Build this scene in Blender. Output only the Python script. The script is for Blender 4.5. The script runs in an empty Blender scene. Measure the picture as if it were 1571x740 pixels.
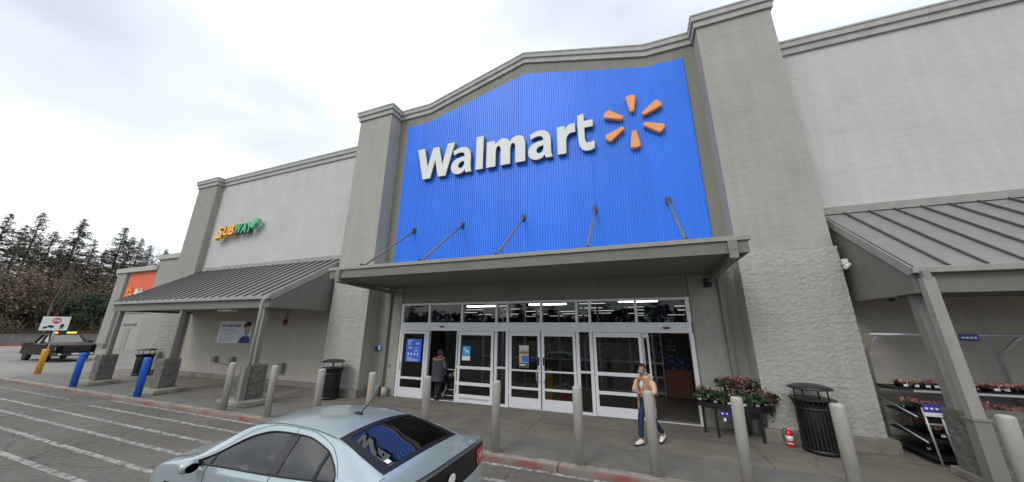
import bpy, bmesh, math, random
import numpy as np
from mathutils import Vector, Matrix
random.seed(7)
PI = math.pi
sc = bpy.context.scene
C = bpy.data.collections.new("scene"); sc.collection.children.link(C)

# ---------------------------------------------------------------- camera
R_ = (0.933725, 0.357979, 0.0)
F_PX, W_PX = 492.5131, 1571.0
yaw, pitch, roll = math.radians(-20.97984), math.radians(15.41612), math.radians(0.45163)
fw = Vector((math.sin(yaw)*math.cos(pitch), math.cos(yaw)*math.cos(pitch), math.sin(pitch)))
rt = Vector((math.cos(yaw), -math.sin(yaw), 0)); up = rt.cross(fw)
r2 = math.cos(roll)*rt + math.sin(roll)*up; u2 = -math.sin(roll)*rt + math.cos(roll)*up
cd = bpy.data.cameras.new("camera"); cam = bpy.data.objects.new("camera", cd); C.objects.link(cam)
M = Matrix((r2, u2, -fw)).transposed().to_4x4(); M.translation = Vector((0, 0, 2.4))
cam.matrix_world = M
cd.sensor_width = 36; cd.lens = F_PX/W_PX*36; cd.clip_end = 3000; cd.clip_start = 0.05
sc.camera = cam
# ---------------------------------------------------------------- light
SUN_EL, SUN_AZ = math.radians(40), math.radians(-158)     # azimuth measured from +y towards +x
w = bpy.data.worlds.new("World"); sc.world = w; w.use_nodes = True
nt = w.node_tree; nt.nodes.clear()
def N(nt, t, **k):
    n = nt.nodes.new(t)
    for a, b in k.items(): setattr(n, a, b)
    return n
out = N(nt, 'ShaderNodeOutputWorld'); bg = N(nt, 'ShaderNodeBackground'); bg.inputs[1].default_value = 0.10
sky = N(nt, 'ShaderNodeTexSky', sky_type='NISHITA', sun_disc=False); sky.sun_elevation = SUN_EL; sky.sun_rotation = SUN_AZ
tc = N(nt, 'ShaderNodeTexCoord'); mp = N(nt, 'ShaderNodeMapping'); mp.inputs['Scale'].default_value = (1.0, 1.0, 2.2)
mp.inputs['Location'].default_value = (3.1, 0.35, 0.2)
nz = N(nt, 'ShaderNodeTexNoise'); nz.inputs['Scale'].default_value = 1.25; nz.inputs['Detail'].default_value = 4; nz.inputs['Roughness'].default_value = .45
nz.inputs['Distortion'].default_value = .2
rp = N(nt, 'ShaderNodeValToRGB'); e = rp.color_ramp.elements
e[0].position = .31; e[0].color = (7.0, 7.7, 8.5, 1); e[1].position = .57; e[1].color = (14.5, 14.9, 15.4, 1)
m_ = rp.color_ramp.elements.new(.44); m_.color = (9.4, 10.2, 11.2, 1)
mx = N(nt, 'ShaderNodeMixRGB'); mx.inputs[0].default_value = .95
L = nt.links.new
L(tc.outputs['Generated'], mp.inputs[0]); L(mp.outputs[0], nz.inputs[0]); L(nz.outputs[0], rp.inputs[0])
L(sky.outputs[0], mx.inputs[1]); L(rp.outputs[0], mx.inputs[2]); L(mx.outputs[0], bg.inputs[0]); L(bg.outputs[0], out.inputs[0])
sd = bpy.data.lights.new("sun", 'SUN'); sd.energy = 1.1; sd.angle = math.radians(22); sd.color = (1, .96, .9)
so = bpy.data.objects.new("sun", sd); C.objects.link(so)
sdir = Vector((math.sin(SUN_AZ)*math.cos(SUN_EL), math.cos(SUN_AZ)*math.cos(SUN_EL), math.sin(SUN_EL)))
so.rotation_euler = sdir.to_track_quat('Z', 'Y').to_euler(); so.location = (0, -5, 20)
sc.view_settings.view_transform = 'Standard'; sc.view_settings.look = 'None'
sc.view_settings.exposure = 0.0; sc.view_settings.gamma = 1
sc.cycles.use_denoising = True; sc.cycles.max_bounces = 8; sc.cycles.transparent_max_bounces = 16
sc.cycles.sample_clamp_indirect = 6

# ---------------------------------------------------------------- helpers
def srgb(r, g, b):
    f = lambda c: (c/255/12.92) if c/255 <= .04045 else ((c/255+.055)/1.055)**2.4
    return (f(r), f(g), f(b))
def mat(name, col, rough=.7, metal=0., var=0.0, vscale=3., bump=0., bscale=60., streak=0., island=0., spec=.5, coat=0., emis=None, es=0.,
        block=None, spots=0., cracks=0., patches=0., col2=None, c2scale=1., c2pos=(.45, .6), detail=5):
    m = bpy.data.materials.new(name); m.use_nodes = True
    t = m.node_tree; b = t.nodes['Principled BSDF']; lk = t.links.new
    b.inputs['Roughness'].default_value = rough; b.inputs['Metallic'].default_value = metal
    b.inputs['Specular IOR Level'].default_value = spec
    if coat: b.inputs['Coat Weight'].default_value = coat; b.inputs['Coat Roughness'].default_value = .05
    if emis: b.inputs['Emission Color'].default_value = (*emis, 1); b.inputs['Emission Strength'].default_value = es
    base = N(t, 'ShaderNodeRGB'); base.outputs[0].default_value = (*col, 1); cur = base.outputs[0]
    geo = N(t, 'ShaderNodeTexCoord'); P = geo.outputs['Object']
    if col2:
        n = N(t, 'ShaderNodeTexNoise'); n.inputs['Scale'].default_value = c2scale; n.inputs['Detail'].default_value = detail; lk(P, n.inputs[0])
        r = N(t, 'ShaderNodeMapRange'); r.inputs[1].default_value = c2pos[0]; r.inputs[2].default_value = c2pos[1]; lk(n.outputs[0], r.inputs[0])
        x = N(t, 'ShaderNodeMixRGB'); x.inputs[2].default_value = (*col2, 1); lk(r.outputs[0], x.inputs[0]); lk(cur, x.inputs[1]); cur = x.outputs[0]
    def mul(fac_out, lo, hi, cur):
        r = N(t, 'ShaderNodeMapRange'); r.inputs[1].default_value = .3; r.inputs[2].default_value = .7
        r.inputs[3].default_value = lo; r.inputs[4].default_value = hi; lk(fac_out, r.inputs[0])
        x = N(t, 'ShaderNodeMixRGB', blend_type='MULTIPLY'); x.inputs[0].default_value = 1
        lk(cur, x.inputs[1]); lk(r.outputs[0], x.inputs[2]); return x.outputs[0]
    if var:
        n = N(t, 'ShaderNodeTexNoise'); n.inputs['Scale'].default_value = vscale; n.inputs['Detail'].default_value = 8; n.inputs['Roughness'].default_value = .65
        lk(P, n.inputs[0]); cur = mul(n.outputs[0], 1-var, 1+var*.6, cur)
    if streak:
        mpn = N(t, 'ShaderNodeMapping'); mpn.inputs['Scale'].default_value = (5, 5, .35); lk(P, mpn.inputs[0])
        n = N(t, 'ShaderNodeTexNoise'); n.inputs['Scale'].default_value = 1; n.inputs['Detail'].default_value = 6; lk(mpn.outputs[0], n.inputs[0])
        cur = mul(n.outputs[0], 1-streak, 1+streak*.3, cur)
    if island:
        g = N(t, 'ShaderNodeNewGeometry'); r = N(t, 'ShaderNodeMapRange'); r.inputs[3].default_value = 1-island; r.inputs[4].default_value = 1+island
        lk(g.outputs['Random Per Island'], r.inputs[0])
        x = N(t, 'ShaderNodeMixRGB', blend_type='MULTIPLY'); x.inputs[0].default_value = 1; lk(cur, x.inputs[1]); lk(r.outputs[0], x.inputs[2]); cur = x.outputs[0]
    if patches:      # touched-up paint: squarish patches a shade lighter or darker
        mpn = N(t, 'ShaderNodeMapping'); mpn.inputs['Scale'].default_value = (.55, .55, 1.2); lk(P, mpn.inputs[0])
        v = N(t, 'ShaderNodeTexVoronoi', feature='F1', distance='CHEBYCHEV'); v.inputs['Scale'].default_value = 1; lk(mpn.outputs[0], v.inputs[0])
        r = N(t, 'ShaderNodeMapRange'); r.inputs[3].default_value = 1-patches; r.inputs[4].default_value = 1+patches; lk(v.outputs['Color'], r.inputs[0])
        x = N(t, 'ShaderNodeMixRGB', blend_type='MULTIPLY'); x.inputs[0].default_value = 1; lk(cur, x.inputs[1]); lk(r.outputs[0], x.inputs[2]); cur = x.outputs[0]
    if spots:        # gum, oil drips
        v = N(t, 'ShaderNodeTexVoronoi', feature='F1'); v.inputs['Scale'].default_value = 1.6; lk(P, v.inputs[0])
        sz = N(t, 'ShaderNodeSeparateColor'); lk(v.outputs['Color'], sz.inputs[0]); m1 = N(t, 'ShaderNodeMath', operation='MULTIPLY'); lk(sz.outputs[0], m1.inputs[0]); m1.inputs[1].default_value = .09
        m2 = N(t, 'ShaderNodeMath', operation='SUBTRACT'); lk(m1.outputs[0], m2.inputs[0]); lk(v.outputs['Distance'], m2.inputs[1])
        r = N(t, 'ShaderNodeMapRange'); r.inputs[1].default_value = -.015; r.inputs[2].default_value = .02; r.inputs[3].default_value = 1; r.inputs[4].default_value = 1-spots; lk(m2.outputs[0], r.inputs[0])
        x = N(t, 'ShaderNodeMixRGB', blend_type='MULTIPLY'); x.inputs[0].default_value = 1; lk(cur, x.inputs[1]); lk(r.outputs[0], x.inputs[2]); cur = x.outputs[0]
    if cracks:
        nn = N(t, 'ShaderNodeTexNoise'); nn.inputs['Scale'].default_value = 1.1; nn.inputs['Detail'].default_value = 6; lk(P, nn.inputs[0])
        mxx = N(t, 'ShaderNodeMixRGB'); mxx.inputs[0].default_value = .35; lk(P, mxx.inputs[1]); lk(nn.outputs['Color'], mxx.inputs[2])
        v = N(t, 'ShaderNodeTexVoronoi', feature='DISTANCE_TO_EDGE'); v.inputs['Scale'].default_value = .42; lk(mxx.outputs[0], v.inputs[0])
        r = N(t, 'ShaderNodeMapRange'); r.inputs[1].default_value = .002; r.inputs[2].default_value = .010; r.inputs[3].default_value = 1-cracks; r.inputs[4].default_value = 1; lk(v.outputs['Distance'], r.inputs[0])
        x = N(t, 'ShaderNodeMixRGB', blend_type='MULTIPLY'); x.inputs[0].default_value = 1; lk(cur, x.inputs[1]); lk(r.outputs[0], x.inputs[2]); cur = x.outputs[0]
    hgt = None
    if block:   # (course height, block width, joint width, depth)
        bh, bw, jw, dep = block
        s = N(t, 'ShaderNodeSeparateXYZ'); lk(P, s.inputs[0]); a = N(t, 'ShaderNodeMath'); lk(s.outputs[0], a.inputs[0]); lk(s.outputs[1], a.inputs[1])
        cmb = N(t, 'ShaderNodeCombineXYZ'); lk(a.outputs[0], cmb.inputs[0]); lk(s.outputs[2], cmb.inputs[1])
        br = N(t, 'ShaderNodeTexBrick'); br.inputs['Scale'].default_value = 1; br.inputs['Mortar Size'].default_value = jw; br.inputs['Mortar Smooth'].default_value = .6
        br.inputs['Brick Width'].default_value = bw; br.inputs['Row Height'].default_value = bh; br.offset = .5
        br.inputs['Color1'].default_value = (.97, .97, .97, 1); br.inputs['Color2'].default_value = (1, 1, 1, 1); br.inputs['Mortar'].default_value = (.90, .90, .90, 1)
        lk(cmb.outputs[0], br.inputs[0])
        # joints are only seen here and there through the paint
        n = N(t, 'ShaderNodeTexNoise'); n.inputs['Scale'].default_value = 1.3; n.inputs['Detail'].default_value = 4; lk(P, n.inputs[0])
        r = N(t, 'ShaderNodeMapRange'); r.inputs[1].default_value = .44; r.inputs[2].default_value = .68; r.inputs[3].default_value = .0; lk(n.outputs[0], r.inputs[0])
        x = N(t, 'ShaderNodeMixRGB', blend_type='MULTIPLY'); lk(r.outputs[0], x.inputs[0]); lk(cur, x.inputs[1]); lk(br.outputs[0], x.inputs[2]); cur = x.outputs[0]
        hgt = N(t, 'ShaderNodeMath', operation='MULTIPLY'); lk(br.outputs['Fac'], hgt.inputs[0]); hgt.inputs[1].default_value = -dep; hgt = hgt.outputs[0]
    lk(cur, b.inputs['Base Color'])
    if bump:
        n = N(t, 'ShaderNodeTexNoise'); n.inputs['Scale'].default_value = bscale; n.inputs['Detail'].default_value = 6; lk(P, n.inputs[0])
        mm = N(t, 'ShaderNodeMath', operation='MULTIPLY'); lk(n.outputs[0], mm.inputs[0]); mm.inputs[1].default_value = bump
        if hgt is not None:
            ad = N(t, 'ShaderNodeMath'); lk(mm.outputs[0], ad.inputs[0]); lk(hgt, ad.inputs[1]); hgt = ad.outputs[0]
        else: hgt = mm.outputs[0]
    if hgt is not None:
        bp = N(t, 'ShaderNodeBump'); bp.inputs['Strength'].default_value = 1; bp.inputs['Distance'].default_value = 1; lk(hgt, bp.inputs['Height']); lk(bp.outputs[0], b.inputs['Normal'])
    return m
def glass(name, tint=(.8, .85, .85), ior=1.5, rough=0.0, boost=1.0):
    m = bpy.data.materials.new(name); m.use_nodes = True; t = m.node_tree; t.nodes.clear(); lk = t.links.new
    o = N(t, 'ShaderNodeOutputMaterial'); mix = N(t, 'ShaderNodeMixShader'); tr = N(t, 'ShaderNodeBsdfTransparent'); gl = N(t, 'ShaderNodeBsdfGlossy')
    tr.inputs[0].default_value = (*tint, 1); gl.inputs['Roughness'].default_value = rough
    g = N(t, 'ShaderNodeNewGeometry'); dt = N(t, 'ShaderNodeVectorMath', operation='DOT_PRODUCT'); lk(g.outputs['Normal'], dt.inputs[0]); lk(g.outputs['Incoming'], dt.inputs[1])
    ab = N(t, 'ShaderNodeMath', operation='ABSOLUTE'); lk(dt.outputs['Value'], ab.inputs[0])
    iv = N(t, 'ShaderNodeMath', operation='SUBTRACT', use_clamp=True); iv.inputs[0].default_value = 1; lk(ab.outputs[0], iv.inputs[1])
    pw = N(t, 'ShaderNodeMath', operation='POWER'); lk(iv.outputs[0], pw.inputs[0]); pw.inputs[1].default_value = 5
    f0 = ((ior-1)/(ior+1))**2*boost
    mm = N(t, 'ShaderNodeMath', operation='MULTIPLY_ADD', use_clamp=True); mm.inputs[1].default_value = 1-f0; mm.inputs[2].default_value = f0
    lk(pw.outputs[0], mm.inputs[0]); lk(mm.outputs[0], mix.inputs[0]); lk(tr.outputs[0], mix.inputs[1]); lk(gl.outputs[0], mix.inputs[2]); lk(mix.outputs[0], o.inputs[0])
    return m

def V(*a): return Vector(a)
def box(bm, x0, x1, y0, y1, z0, z1, bev=0.):
    if x0 > x1: x0, x1 = x1, x0
    if y0 > y1: y0, y1 = y1, y0
    if z0 > z1: z0, z1 = z1, z0
    v = [bm.verts.new(p) for p in ((x0,y0,z0),(x1,y0,z0),(x1,y1,z0),(x0,y1,z0),(x0,y0,z1),(x1,y0,z1),(x1,y1,z1),(x0,y1,z1))]
    fs = [bm.faces.new([v[i] for i in q]) for q in ((3,2,1,0),(4,5,6,7),(0,1,5,4),(1,2,6,5),(2,3,7,6),(3,0,4,7))]
    if bev:
        es = set(e for f in fs for e in f.edges)
        bmesh.ops.bevel(bm, geom=list(es), offset=bev, segments=2, profile=.6, affect='EDGES')
    return v
def bar(bm, p0, p1, w, h=None, seg=0, upv=(0, 0, 1)):
    """rectangular bar from p0 to p1"""
    p0, p1 = Vector(p0), Vector(p1); d = (p1-p0).normalized(); h = h or w
    u = Vector(upv)
    if abs(d.dot(u)) > .98: u = Vector((0, 1, 0))
    s = d.cross(u).normalized(); t = s.cross(d)
    v = [bm.verts.new(p + s*a*w/2 + t*b*h/2) for p in (p0, p1) for a, b in ((-1,-1),(1,-1),(1,1),(-1,1))]
    for q in ((3,2,1,0),(4,5,6,7),(0,1,5,4),(1,2,6,5),(2,3,7,6),(3,0,4,7)): bm.faces.new([v[i] for i in q])
def tube(bm, pts, r, seg=8, cap=True, rs=None):
    pts = [Vector(p) for p in pts]; n = len(pts); rings = []
    prev = None
    for i, p in enumerate(pts):
        d = (pts[min(i+1, n-1)]-pts[max(i-1, 0)]).normalized()
        if prev is None:
            u = Vector((0,0,1)) if abs(d.z) < .9 else Vector((0,1,0))
            s = d.cross(u).normalized()
        else: s = (prev - d*prev.dot(d)).normalized()
        prev = s; t = d.cross(s); rr = rs[i] if rs else r
        rings.append([bm.verts.new(p + (s*math.cos(a)+t*math.sin(a))*rr) for a in (2*PI*k/seg for k in range(seg))])
    for i in range(n-1):
        for k in range(seg):
            f = bm.faces.new((rings[i][k], rings[i][(k+1)%seg], rings[i+1][(k+1)%seg], rings[i+1][k])); f.smooth = True
    if cap:
        bm.faces.new(rings[0][::-1]); bm.faces.new(rings[-1])
def lathe(bm, prof, c=(0,0,0), seg=20, axis='z', smooth=True):
    c = Vector(c); rings = []
    for r, z in prof:
        ring = []
        for k in range(seg):
            a = 2*PI*k/seg
            if axis == 'z': p = Vector((r*math.cos(a), r*math.sin(a), z))
            elif axis == 'y': p = Vector((r*math.cos(a), z, r*math.sin(a)))
            else: p = Vector((z, r*math.cos(a), r*math.sin(a)))
            ring.append(bm.verts.new(c+p))
        rings.append(ring)
    for i in range(len(prof)-1):
        for k in range(seg):
            f = bm.faces.new((rings[i][k], rings[i][(k+1)%seg], rings[i+1][(k+1)%seg], rings[i+1][k])); f.smooth = smooth
    for ring, pr in ((rings[0], prof[0]), (rings[-1], prof[-1])):
        if pr[0] > 1e-4:
            bm.faces.new(ring)
def prism(bm, poly, a0, a1, plane='xz'):
    """polygon in a plane extruded along the third axis from a0 to a1"""
    def P(u, v, a):
        return {'xz': (u, a, v), 'yz': (a, u, v), 'xy': (u, v, a)}[plane]
    A = [bm.verts.new(P(u, v, a0)) for u, v in poly]; B = [bm.verts.new(P(u, v, a1)) for u, v in poly]
    n = len(poly)
    bm.faces.new(A); bm.faces.new(B[::-1])
    for i in range(n): bm.faces.new((A[i], B[i], B[(i+1)%n], A[(i+1)%n]))
def strip(bm, pa, pb, smooth=False):
    A = [bm.verts.new(p) for p in pa]; B = [bm.verts.new(p) for p in pb]
    for i in range(len(A)-1):
        f = bm.faces.new((A[i], A[i+1], B[i+1], B[i])); f.smooth = smooth
def nb(): return bmesh.new()
def obj(name, bm, m, parent=None, recalc=True, label=None, weld=False, local=False):
    if weld: bmesh.ops.remove_doubles(bm, verts=bm.verts, dist=1e-5)
    if recalc: bmesh.ops.recalc_face_normals(bm, faces=bm.faces)
    if parent is not None and not local:
        off = Vector((0, 0, 0)); p = parent
        while p is not None: off += Vector(p.location); p = p.parent
        if off.length > 0: bmesh.ops.translate(bm, verts=bm.verts, vec=-off)
    me = bpy.data.meshes.new(name); bm.to_mesh(me); bm.free()
    o = bpy.data.objects.new(name, me); C.objects.link(o)
    ms = m if isinstance(m, (list, tuple)) else [m]
    for x in ms: me.materials.append(x)
    if parent is not None: o.parent = parent
    if label: o['label'] = label
    return o
def thing(name, label, cat, loc=(0,0,0), group=None):
    o = bpy.data.objects.new(name, None); C.objects.link(o); o.location = loc; o.empty_display_size = .2
    o['label'] = label; o['category'] = cat
    if group: o['group'] = group
    return o
def tag(o, label, cat, group=None):
    o['label'] = label; o['category'] = cat
    if group: o['group'] = group
    return o
def struct(name, bm, m, kind='structure', label=None, cat=None):
    o = obj(name, bm, m); o['kind'] = kind
    if label: o['label'] = label
    if cat: o['category'] = cat
    return o
def dup(root, loc, rotz=0., label=None, scale=None):
    def cp(o, par):
        c = o.copy(); C.objects.link(c)
        if par is not None: c.parent = par
        for ch in list(kids.get(o.name, [])): cp(ch, c)
        return c
    kids = {}
    for o in C.objects:
        if o.parent: kids.setdefault(o.parent.name, []).append(o)
    r = cp(root, None); r.location = loc; r.rotation_euler = (0, 0, rotz)
    if scale: r.scale = (scale,)*3
    if label: r['label'] = label
    return r
def text_bm(s, box_, depth, bold=0.0, plane_y=0., mirror=False, bevel=0., shear=0., fill=True, space=1.0):
    """letters fitted into box_ = (x0,x1,z0,z1), front face at y=plane_y, going back by depth"""
    cu = bpy.data.curves.new('t', 'FONT'); cu.body = s; cu.size = 1; cu.extrude = .5; cu.bevel_depth = bold; cu.bevel_resolution = 1; cu.shear = shear; cu.space_character = space
    cu.resolution_u = 6
    o = bpy.data.objects.new('t', cu); C.objects.link(o)
    dg = bpy.context.evaluated_depsgraph_get(); me = bpy.data.meshes.new_from_object(o.evaluated_get(dg))
    bpy.data.objects.remove(o); bpy.data.curves.remove(cu)
    bm = nb(); bm.from_mesh(me); bpy.data.meshes.remove(me)
    xs = [v.co.x for v in bm.verts]; ys = [v.co.y for v in bm.verts]
    X0, X1, Y0, Y1 = min(xs), max(xs), min(ys), max(ys); x0, x1, z0, z1 = box_
    for v in bm.verts:
        a = (v.co.x-X0)/(X1-X0); b = (v.co.y-Y0)/(Y1-Y0); d = .5 - v.co.z
        v.co = Vector((x0+(x1-x0)*a, plane_y+depth*d, z0+(z1-z0)*b))
    bmesh.ops.remove_doubles(bm, verts=bm.verts, dist=1e-5)
    return bm
def skin(name, nodes, edges, m, parent=None, levels=2, root=0):
    """one continuous surface grown round a skeleton: nodes = [(x,y,z,r) or (x,y,z,rx,ry)]"""
    me = bpy.data.meshes.new(name); me.from_pydata([n[:3] for n in nodes], edges, [])
    o = bpy.data.objects.new(name, me); C.objects.link(o)
    md = o.modifiers.new('s', 'SKIN'); md.use_smooth_shade = True
    for i, n in enumerate(nodes):
        sv = me.skin_vertices[0].data[i]; sv.radius = (n[3], n[4] if len(n) > 4 else n[3]); sv.use_root = (i == root)
    s = o.modifiers.new('u', 'SUBSURF'); s.levels = levels; s.render_levels = levels
    dg = bpy.context.evaluated_depsgraph_get(); nm = bpy.data.meshes.new_from_object(o.evaluated_get(dg))
    o.modifiers.clear(); o.data = nm; bpy.data.meshes.remove(me); nm.name = name
    nm.materials.clear(); nm.materials.append(m)
    for p in nm.polygons: p.use_smooth = True
    if parent is not None: o.parent = parent
    return o
# ---------------------------------------------------------------- materials
M_light = mat('light painted block', (.505, .51, .492), .85, patches=.035, var=.07, vscale=.6, streak=.07, block=(.2, .4, .006, .0022), bump=.0015, bscale=45)
M_shade = mat('greige painted block', (.368, .364, .326), .85, patches=.03, var=.07, vscale=.8, streak=.08, block=(.2, .4, .006, .003), bump=.0015, bscale=45)
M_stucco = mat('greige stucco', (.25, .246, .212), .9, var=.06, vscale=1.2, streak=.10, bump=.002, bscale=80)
M_rough = mat('split face block', (.42, .412, .372), .92, var=.10, vscale=6, streak=.10, bump=.009, bscale=42, block=(.2, .4, .005, .003))
M_plinth = mat('stained block plinth', (.24, .225, .19), .92, var=.25, vscale=3, streak=.2, bump=.004, bscale=40)
M_pier = mat('grey split face pier', (.15, .145, .13), .95, var=.3, vscale=8, bump=.02, bscale=22, block=(.2, .4, .01, .008))
M_corn = mat('cornice paint', (.40, .41, .38), .75, var=.12, vscale=2, streak=.12, bump=.001, bscale=30)
M_blue = mat('blue corrugated metal', (.040, .225, .90), .40, var=.05, vscale=.7, spec=.4, island=.045, streak=.06)
M_can = mat('dark grey canopy steel', (.165, .16, .142), .55, var=.08, vscale=2, streak=.08)
M_canlip = mat('canopy edge trim', (.30, .295, .27), .5, var=.12, vscale=3, streak=.1)
M_soffit = mat('canopy soffit', (.20, .188, .165), .7, var=.05, vscale=1)
M_roof = mat('standing seam roof', (.215, .21, .205), .42, var=.10, vscale=1.6, streak=.10, spec=.5)
M_seam = mat('roof seam', (.085, .082, .078), .55)
M_post = mat('grey painted post', (.21, .205, .185), .5, var=.1, vscale=4, streak=.1)
M_alum = mat('white aluminium frame', (.70, .71, .73), .38, var=.06, vscale=3, streak=.05)
M_letter = mat('white letter face', (.68, .70, .68), .5, var=.05, vscale=4)
M_letside = mat('grey letter return', (.20, .21, .18), .6)
M_spark = mat('orange spark', (.82, .33, .10), .45, var=.06, vscale=5)
M_glass = glass('shop glass', (.60, .63, .63), 1.5, 0., 1.0)
M_asph = mat('asphalt', (.120, .109, .095), .9, spots=.35, cracks=.35, var=.34, vscale=14, bump=.006, bscale=160, col2=(.152, .140, .124), c2scale=.35, c2pos=(.4, .62))
M_conc = mat('sidewalk concrete', (.192, .175, .142), .85, spots=.35, cracks=.18, var=.2, vscale=1.6, bump=.002, bscale=90, col2=(.125, .115, .10), c2scale=.6, c2pos=(.45, .7))
M_conc2 = mat('dark sidewalk band', (.155, .148, .135), .9, spots=.3, var=.2, vscale=2.2, bump=.003, bscale=140)
M_kerb = mat('kerb concrete', (.30, .28, .24), .9, var=.25, vscale=4, bump=.004, bscale=60, col2=(.2, .18, .15), c2scale=2.5)
def worn(name, col, under, scale=9, lo=.42, hi=.55):
    return mat(name, col, .85, var=.15, vscale=12, col2=under, c2scale=scale, c2pos=(lo, hi), bump=.003, bscale=120, detail=9)
M_white = worn('worn white line', (.40, .39, .365), (.135, .125, .112), 9, .38, .62)
M_red = worn('worn red kerb paint', (.25, .08, .07), (.22, .19, .165), 1.2, .36, .56)
M_lot = mat('pale concrete apron', (.25, .24, .22), .9, var=.12, vscale=.5, col2=(.20, .195, .18), c2scale=.15)
M_boll = mat('bollard plastic sleeve', (.40, .385, .345), .5, var=.12, vscale=3, streak=.14, spots=.3)
M_bollblue = mat('blue bollard paint', (.02, .12, .62), .45, var=.1, vscale=4)
M_bollyel = mat('yellow bollard paint', (.72, .36, .04), .5, var=.12, vscale=4)
M_black = mat('black powder coat', (.012, .012, .013), .42, var=.1, vscale=6)
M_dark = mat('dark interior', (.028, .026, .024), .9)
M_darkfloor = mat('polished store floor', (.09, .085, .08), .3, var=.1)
M_steel = mat('galvanised tube', (.55, .56, .58), .4, metal=.45, var=.15, vscale=8)
M_whitep = mat('white plastic', (.7, .7, .7), .5)
M_text = mat('pale print', (.75, .78, .82), .7)
M_grey = mat('grey print', (.36, .40, .44), .7)

# ---------------------------------------------------------------- ground
bm = nb()
def sheet(bm, x0, x1, y0, y1, z, nx=1, ny=1):
    g = [[bm.verts.new((x0+(x1-x0)*i/nx, y0+(y1-y0)*j/ny, z)) for j in range(ny+1)] for i in range(nx+1)]
    for i in range(nx):
        for j in range(ny): bm.faces.new((g[i][j], g[i+1][j], g[i+1][j+1], g[i][j+1]))
sheet(bm, -900, 900, -900, 900, -.16); struct('ground', bm, mat('bare ground', (.12, .11, .08), .95, var=.3, vscale=.05))
bm = nb(); sheet(bm, -140, 60, -60, 6.6, -.1); struct('car_park_asphalt', bm, M_asph)
bm = nb(); sheet(bm, -140, -28.6, 6.6, 26, -.099); struct('service_road', bm, M_lot)
KX0 = -27.0
bm = nb()
box(bm, -28.6, 40, 8.0, 10.9, -.15, 0)
for x in (-25.5, -20.1, -14.8, -9.7, -5.1, -0.1, 4.9): pass
struct('sidewalk', bm, M_conc)
bm = nb(); box(bm, -28.6, 40, 6.86, 7.99, -.15, -.004); struct('sidewalk_band', bm, M_conc2)
bm = nb()
for i in range(24):
    x = -28.6+i*3.0; box(bm, x, x+2.985, 6.66, 6.85, -.15, .002, .01)
struct('kerb', bm, M_kerb)
bm = nb()
for i in range(24):
    x = -28.6+i*3.0
    if x > 3: continue
    box(bm, x, x+2.985, 6.60, 6.66, -.15, .0, .012)
struct('kerb_red_paint', bm, M_red)
bm = nb()      # scored joints in the sidewalk
for x in (-22, -17.2, -12.4, -7.6, -2.8, 2.1, 7): box(bm, x, x+.012, 8.0, 10.5, 0, .003)
box(bm, -28, 12, 9.25, 9.262, 0, .003)
struct('sidewalk_joints', bm, mat('joint dirt', (.06, .055, .05), .95))
bm = nb()
sheet(bm, -17.5, -4.0, 6.46, 6.56, -.095, 30); sheet(bm, -3.3, 9, 6.46, 6.56, -.095, 20)
for i, y in enumerate((5.83, 5.13, 4.50, 3.84, 3.20, 2.55, 1.9, 1.2)):
    sheet(bm, -30 if i > 1 else (-28 if i else -17.1), 6, y, y+.11, -.095, 40)
v = [bm.verts.new(p) for p in ((-17.0, 1.0, -.091), (-16.9, 1.0, -.091), (-17.5, 6.56, -.091), (-17.6, 6.56, -.091))]; bm.faces.new(v)
sheet(bm, -40, -19, 6.0, 6.08, -.095, 10)
struct('crosswalk_lines', bm, M_white)

# ---------------------------------------------------------------- store building
store = thing('store_building', 'grey block superstore with blue corrugated gable panel above its glass doors', 'building', (0, 0, 0))
YD = 10.55
def cx_profile(x, base, rise, lo=-8.1, hi=1.05, mid=-3.53):
    if x <= lo or x >= hi: return base
    return base + rise*((x-lo)/(mid-lo) if x < mid else (hi-x)/(hi-mid))
# gable wall
bm = nb()
KN = [-9.78, -8.1, -3.53, 1.05, 2.62]
top = [(x, cx_profile(x, 12.0, 1.28)) for x in KN]
prism(bm, [(-9.78, 4.13), (2.62, 4.13)] + top[::-1], YD, YD+.4)
box(bm, -9.78, -8.66, YD+.002, YD+.4, 0, 4.13); box(bm, 1.42, 2.62, YD+.002, YD+.4, 0, 4.13)
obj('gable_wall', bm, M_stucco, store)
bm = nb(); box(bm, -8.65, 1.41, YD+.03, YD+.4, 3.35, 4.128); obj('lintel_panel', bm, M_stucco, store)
bm = nb(); box(bm, -9.74, 2.58, 10.5, YD, 4.86, 4.90); obj('ledge_flashing', bm, M_canlip, store)
# side strips beneath the canopy: rough painted block
mat('textured jamb block', (.34, .33, .295), .92, var=.1, vscale=5, streak=.1, bump=.006, bscale=22, block=(.2, .8, .006, .004))
for a_, b_ in ((-9.78, -8.70), (1.46, 2.62)):
    bm = nb(); box(bm, a_, b_, YD-.012, YD, 0, 3.95); obj('door_jamb_wall', bm, bpy.data.materials['textured jamb block'], store)
# cornices
def cornice(pts_xy_z, name='cornice'):
    """pts: list of (x, y, zbottom) along the front, straight pieces; section steps out twice"""
    bm = nb()
    sec = [(0, .0), (-.07, .0), (-.07, .20), (-.13, .22), (-.13, .40), (-.15, .40), (-.15, .46), (.30, .46)]
    rows = []
    for (x, y, z, nx, ny) in pts_xy_z:
        rows.append([bm.verts.new((x + nx*(-s[0]), y + ny*(-s[0]), z + s[1])) if s[0] < 0 else bm.verts.new((x - nx*s[0], y - ny*s[0], z + s[1])) for s in sec])
    for i in range(len(rows)-1):
        for k in range(len(sec)-1): bm.faces.new((rows[i][k], rows[i+1][k], rows[i+1][k+1], rows[i][k+1]))
    for r in (rows[0], rows[-1]):
        bm.faces.new(r)
    return obj(name, bm, M_corn, store)
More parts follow.
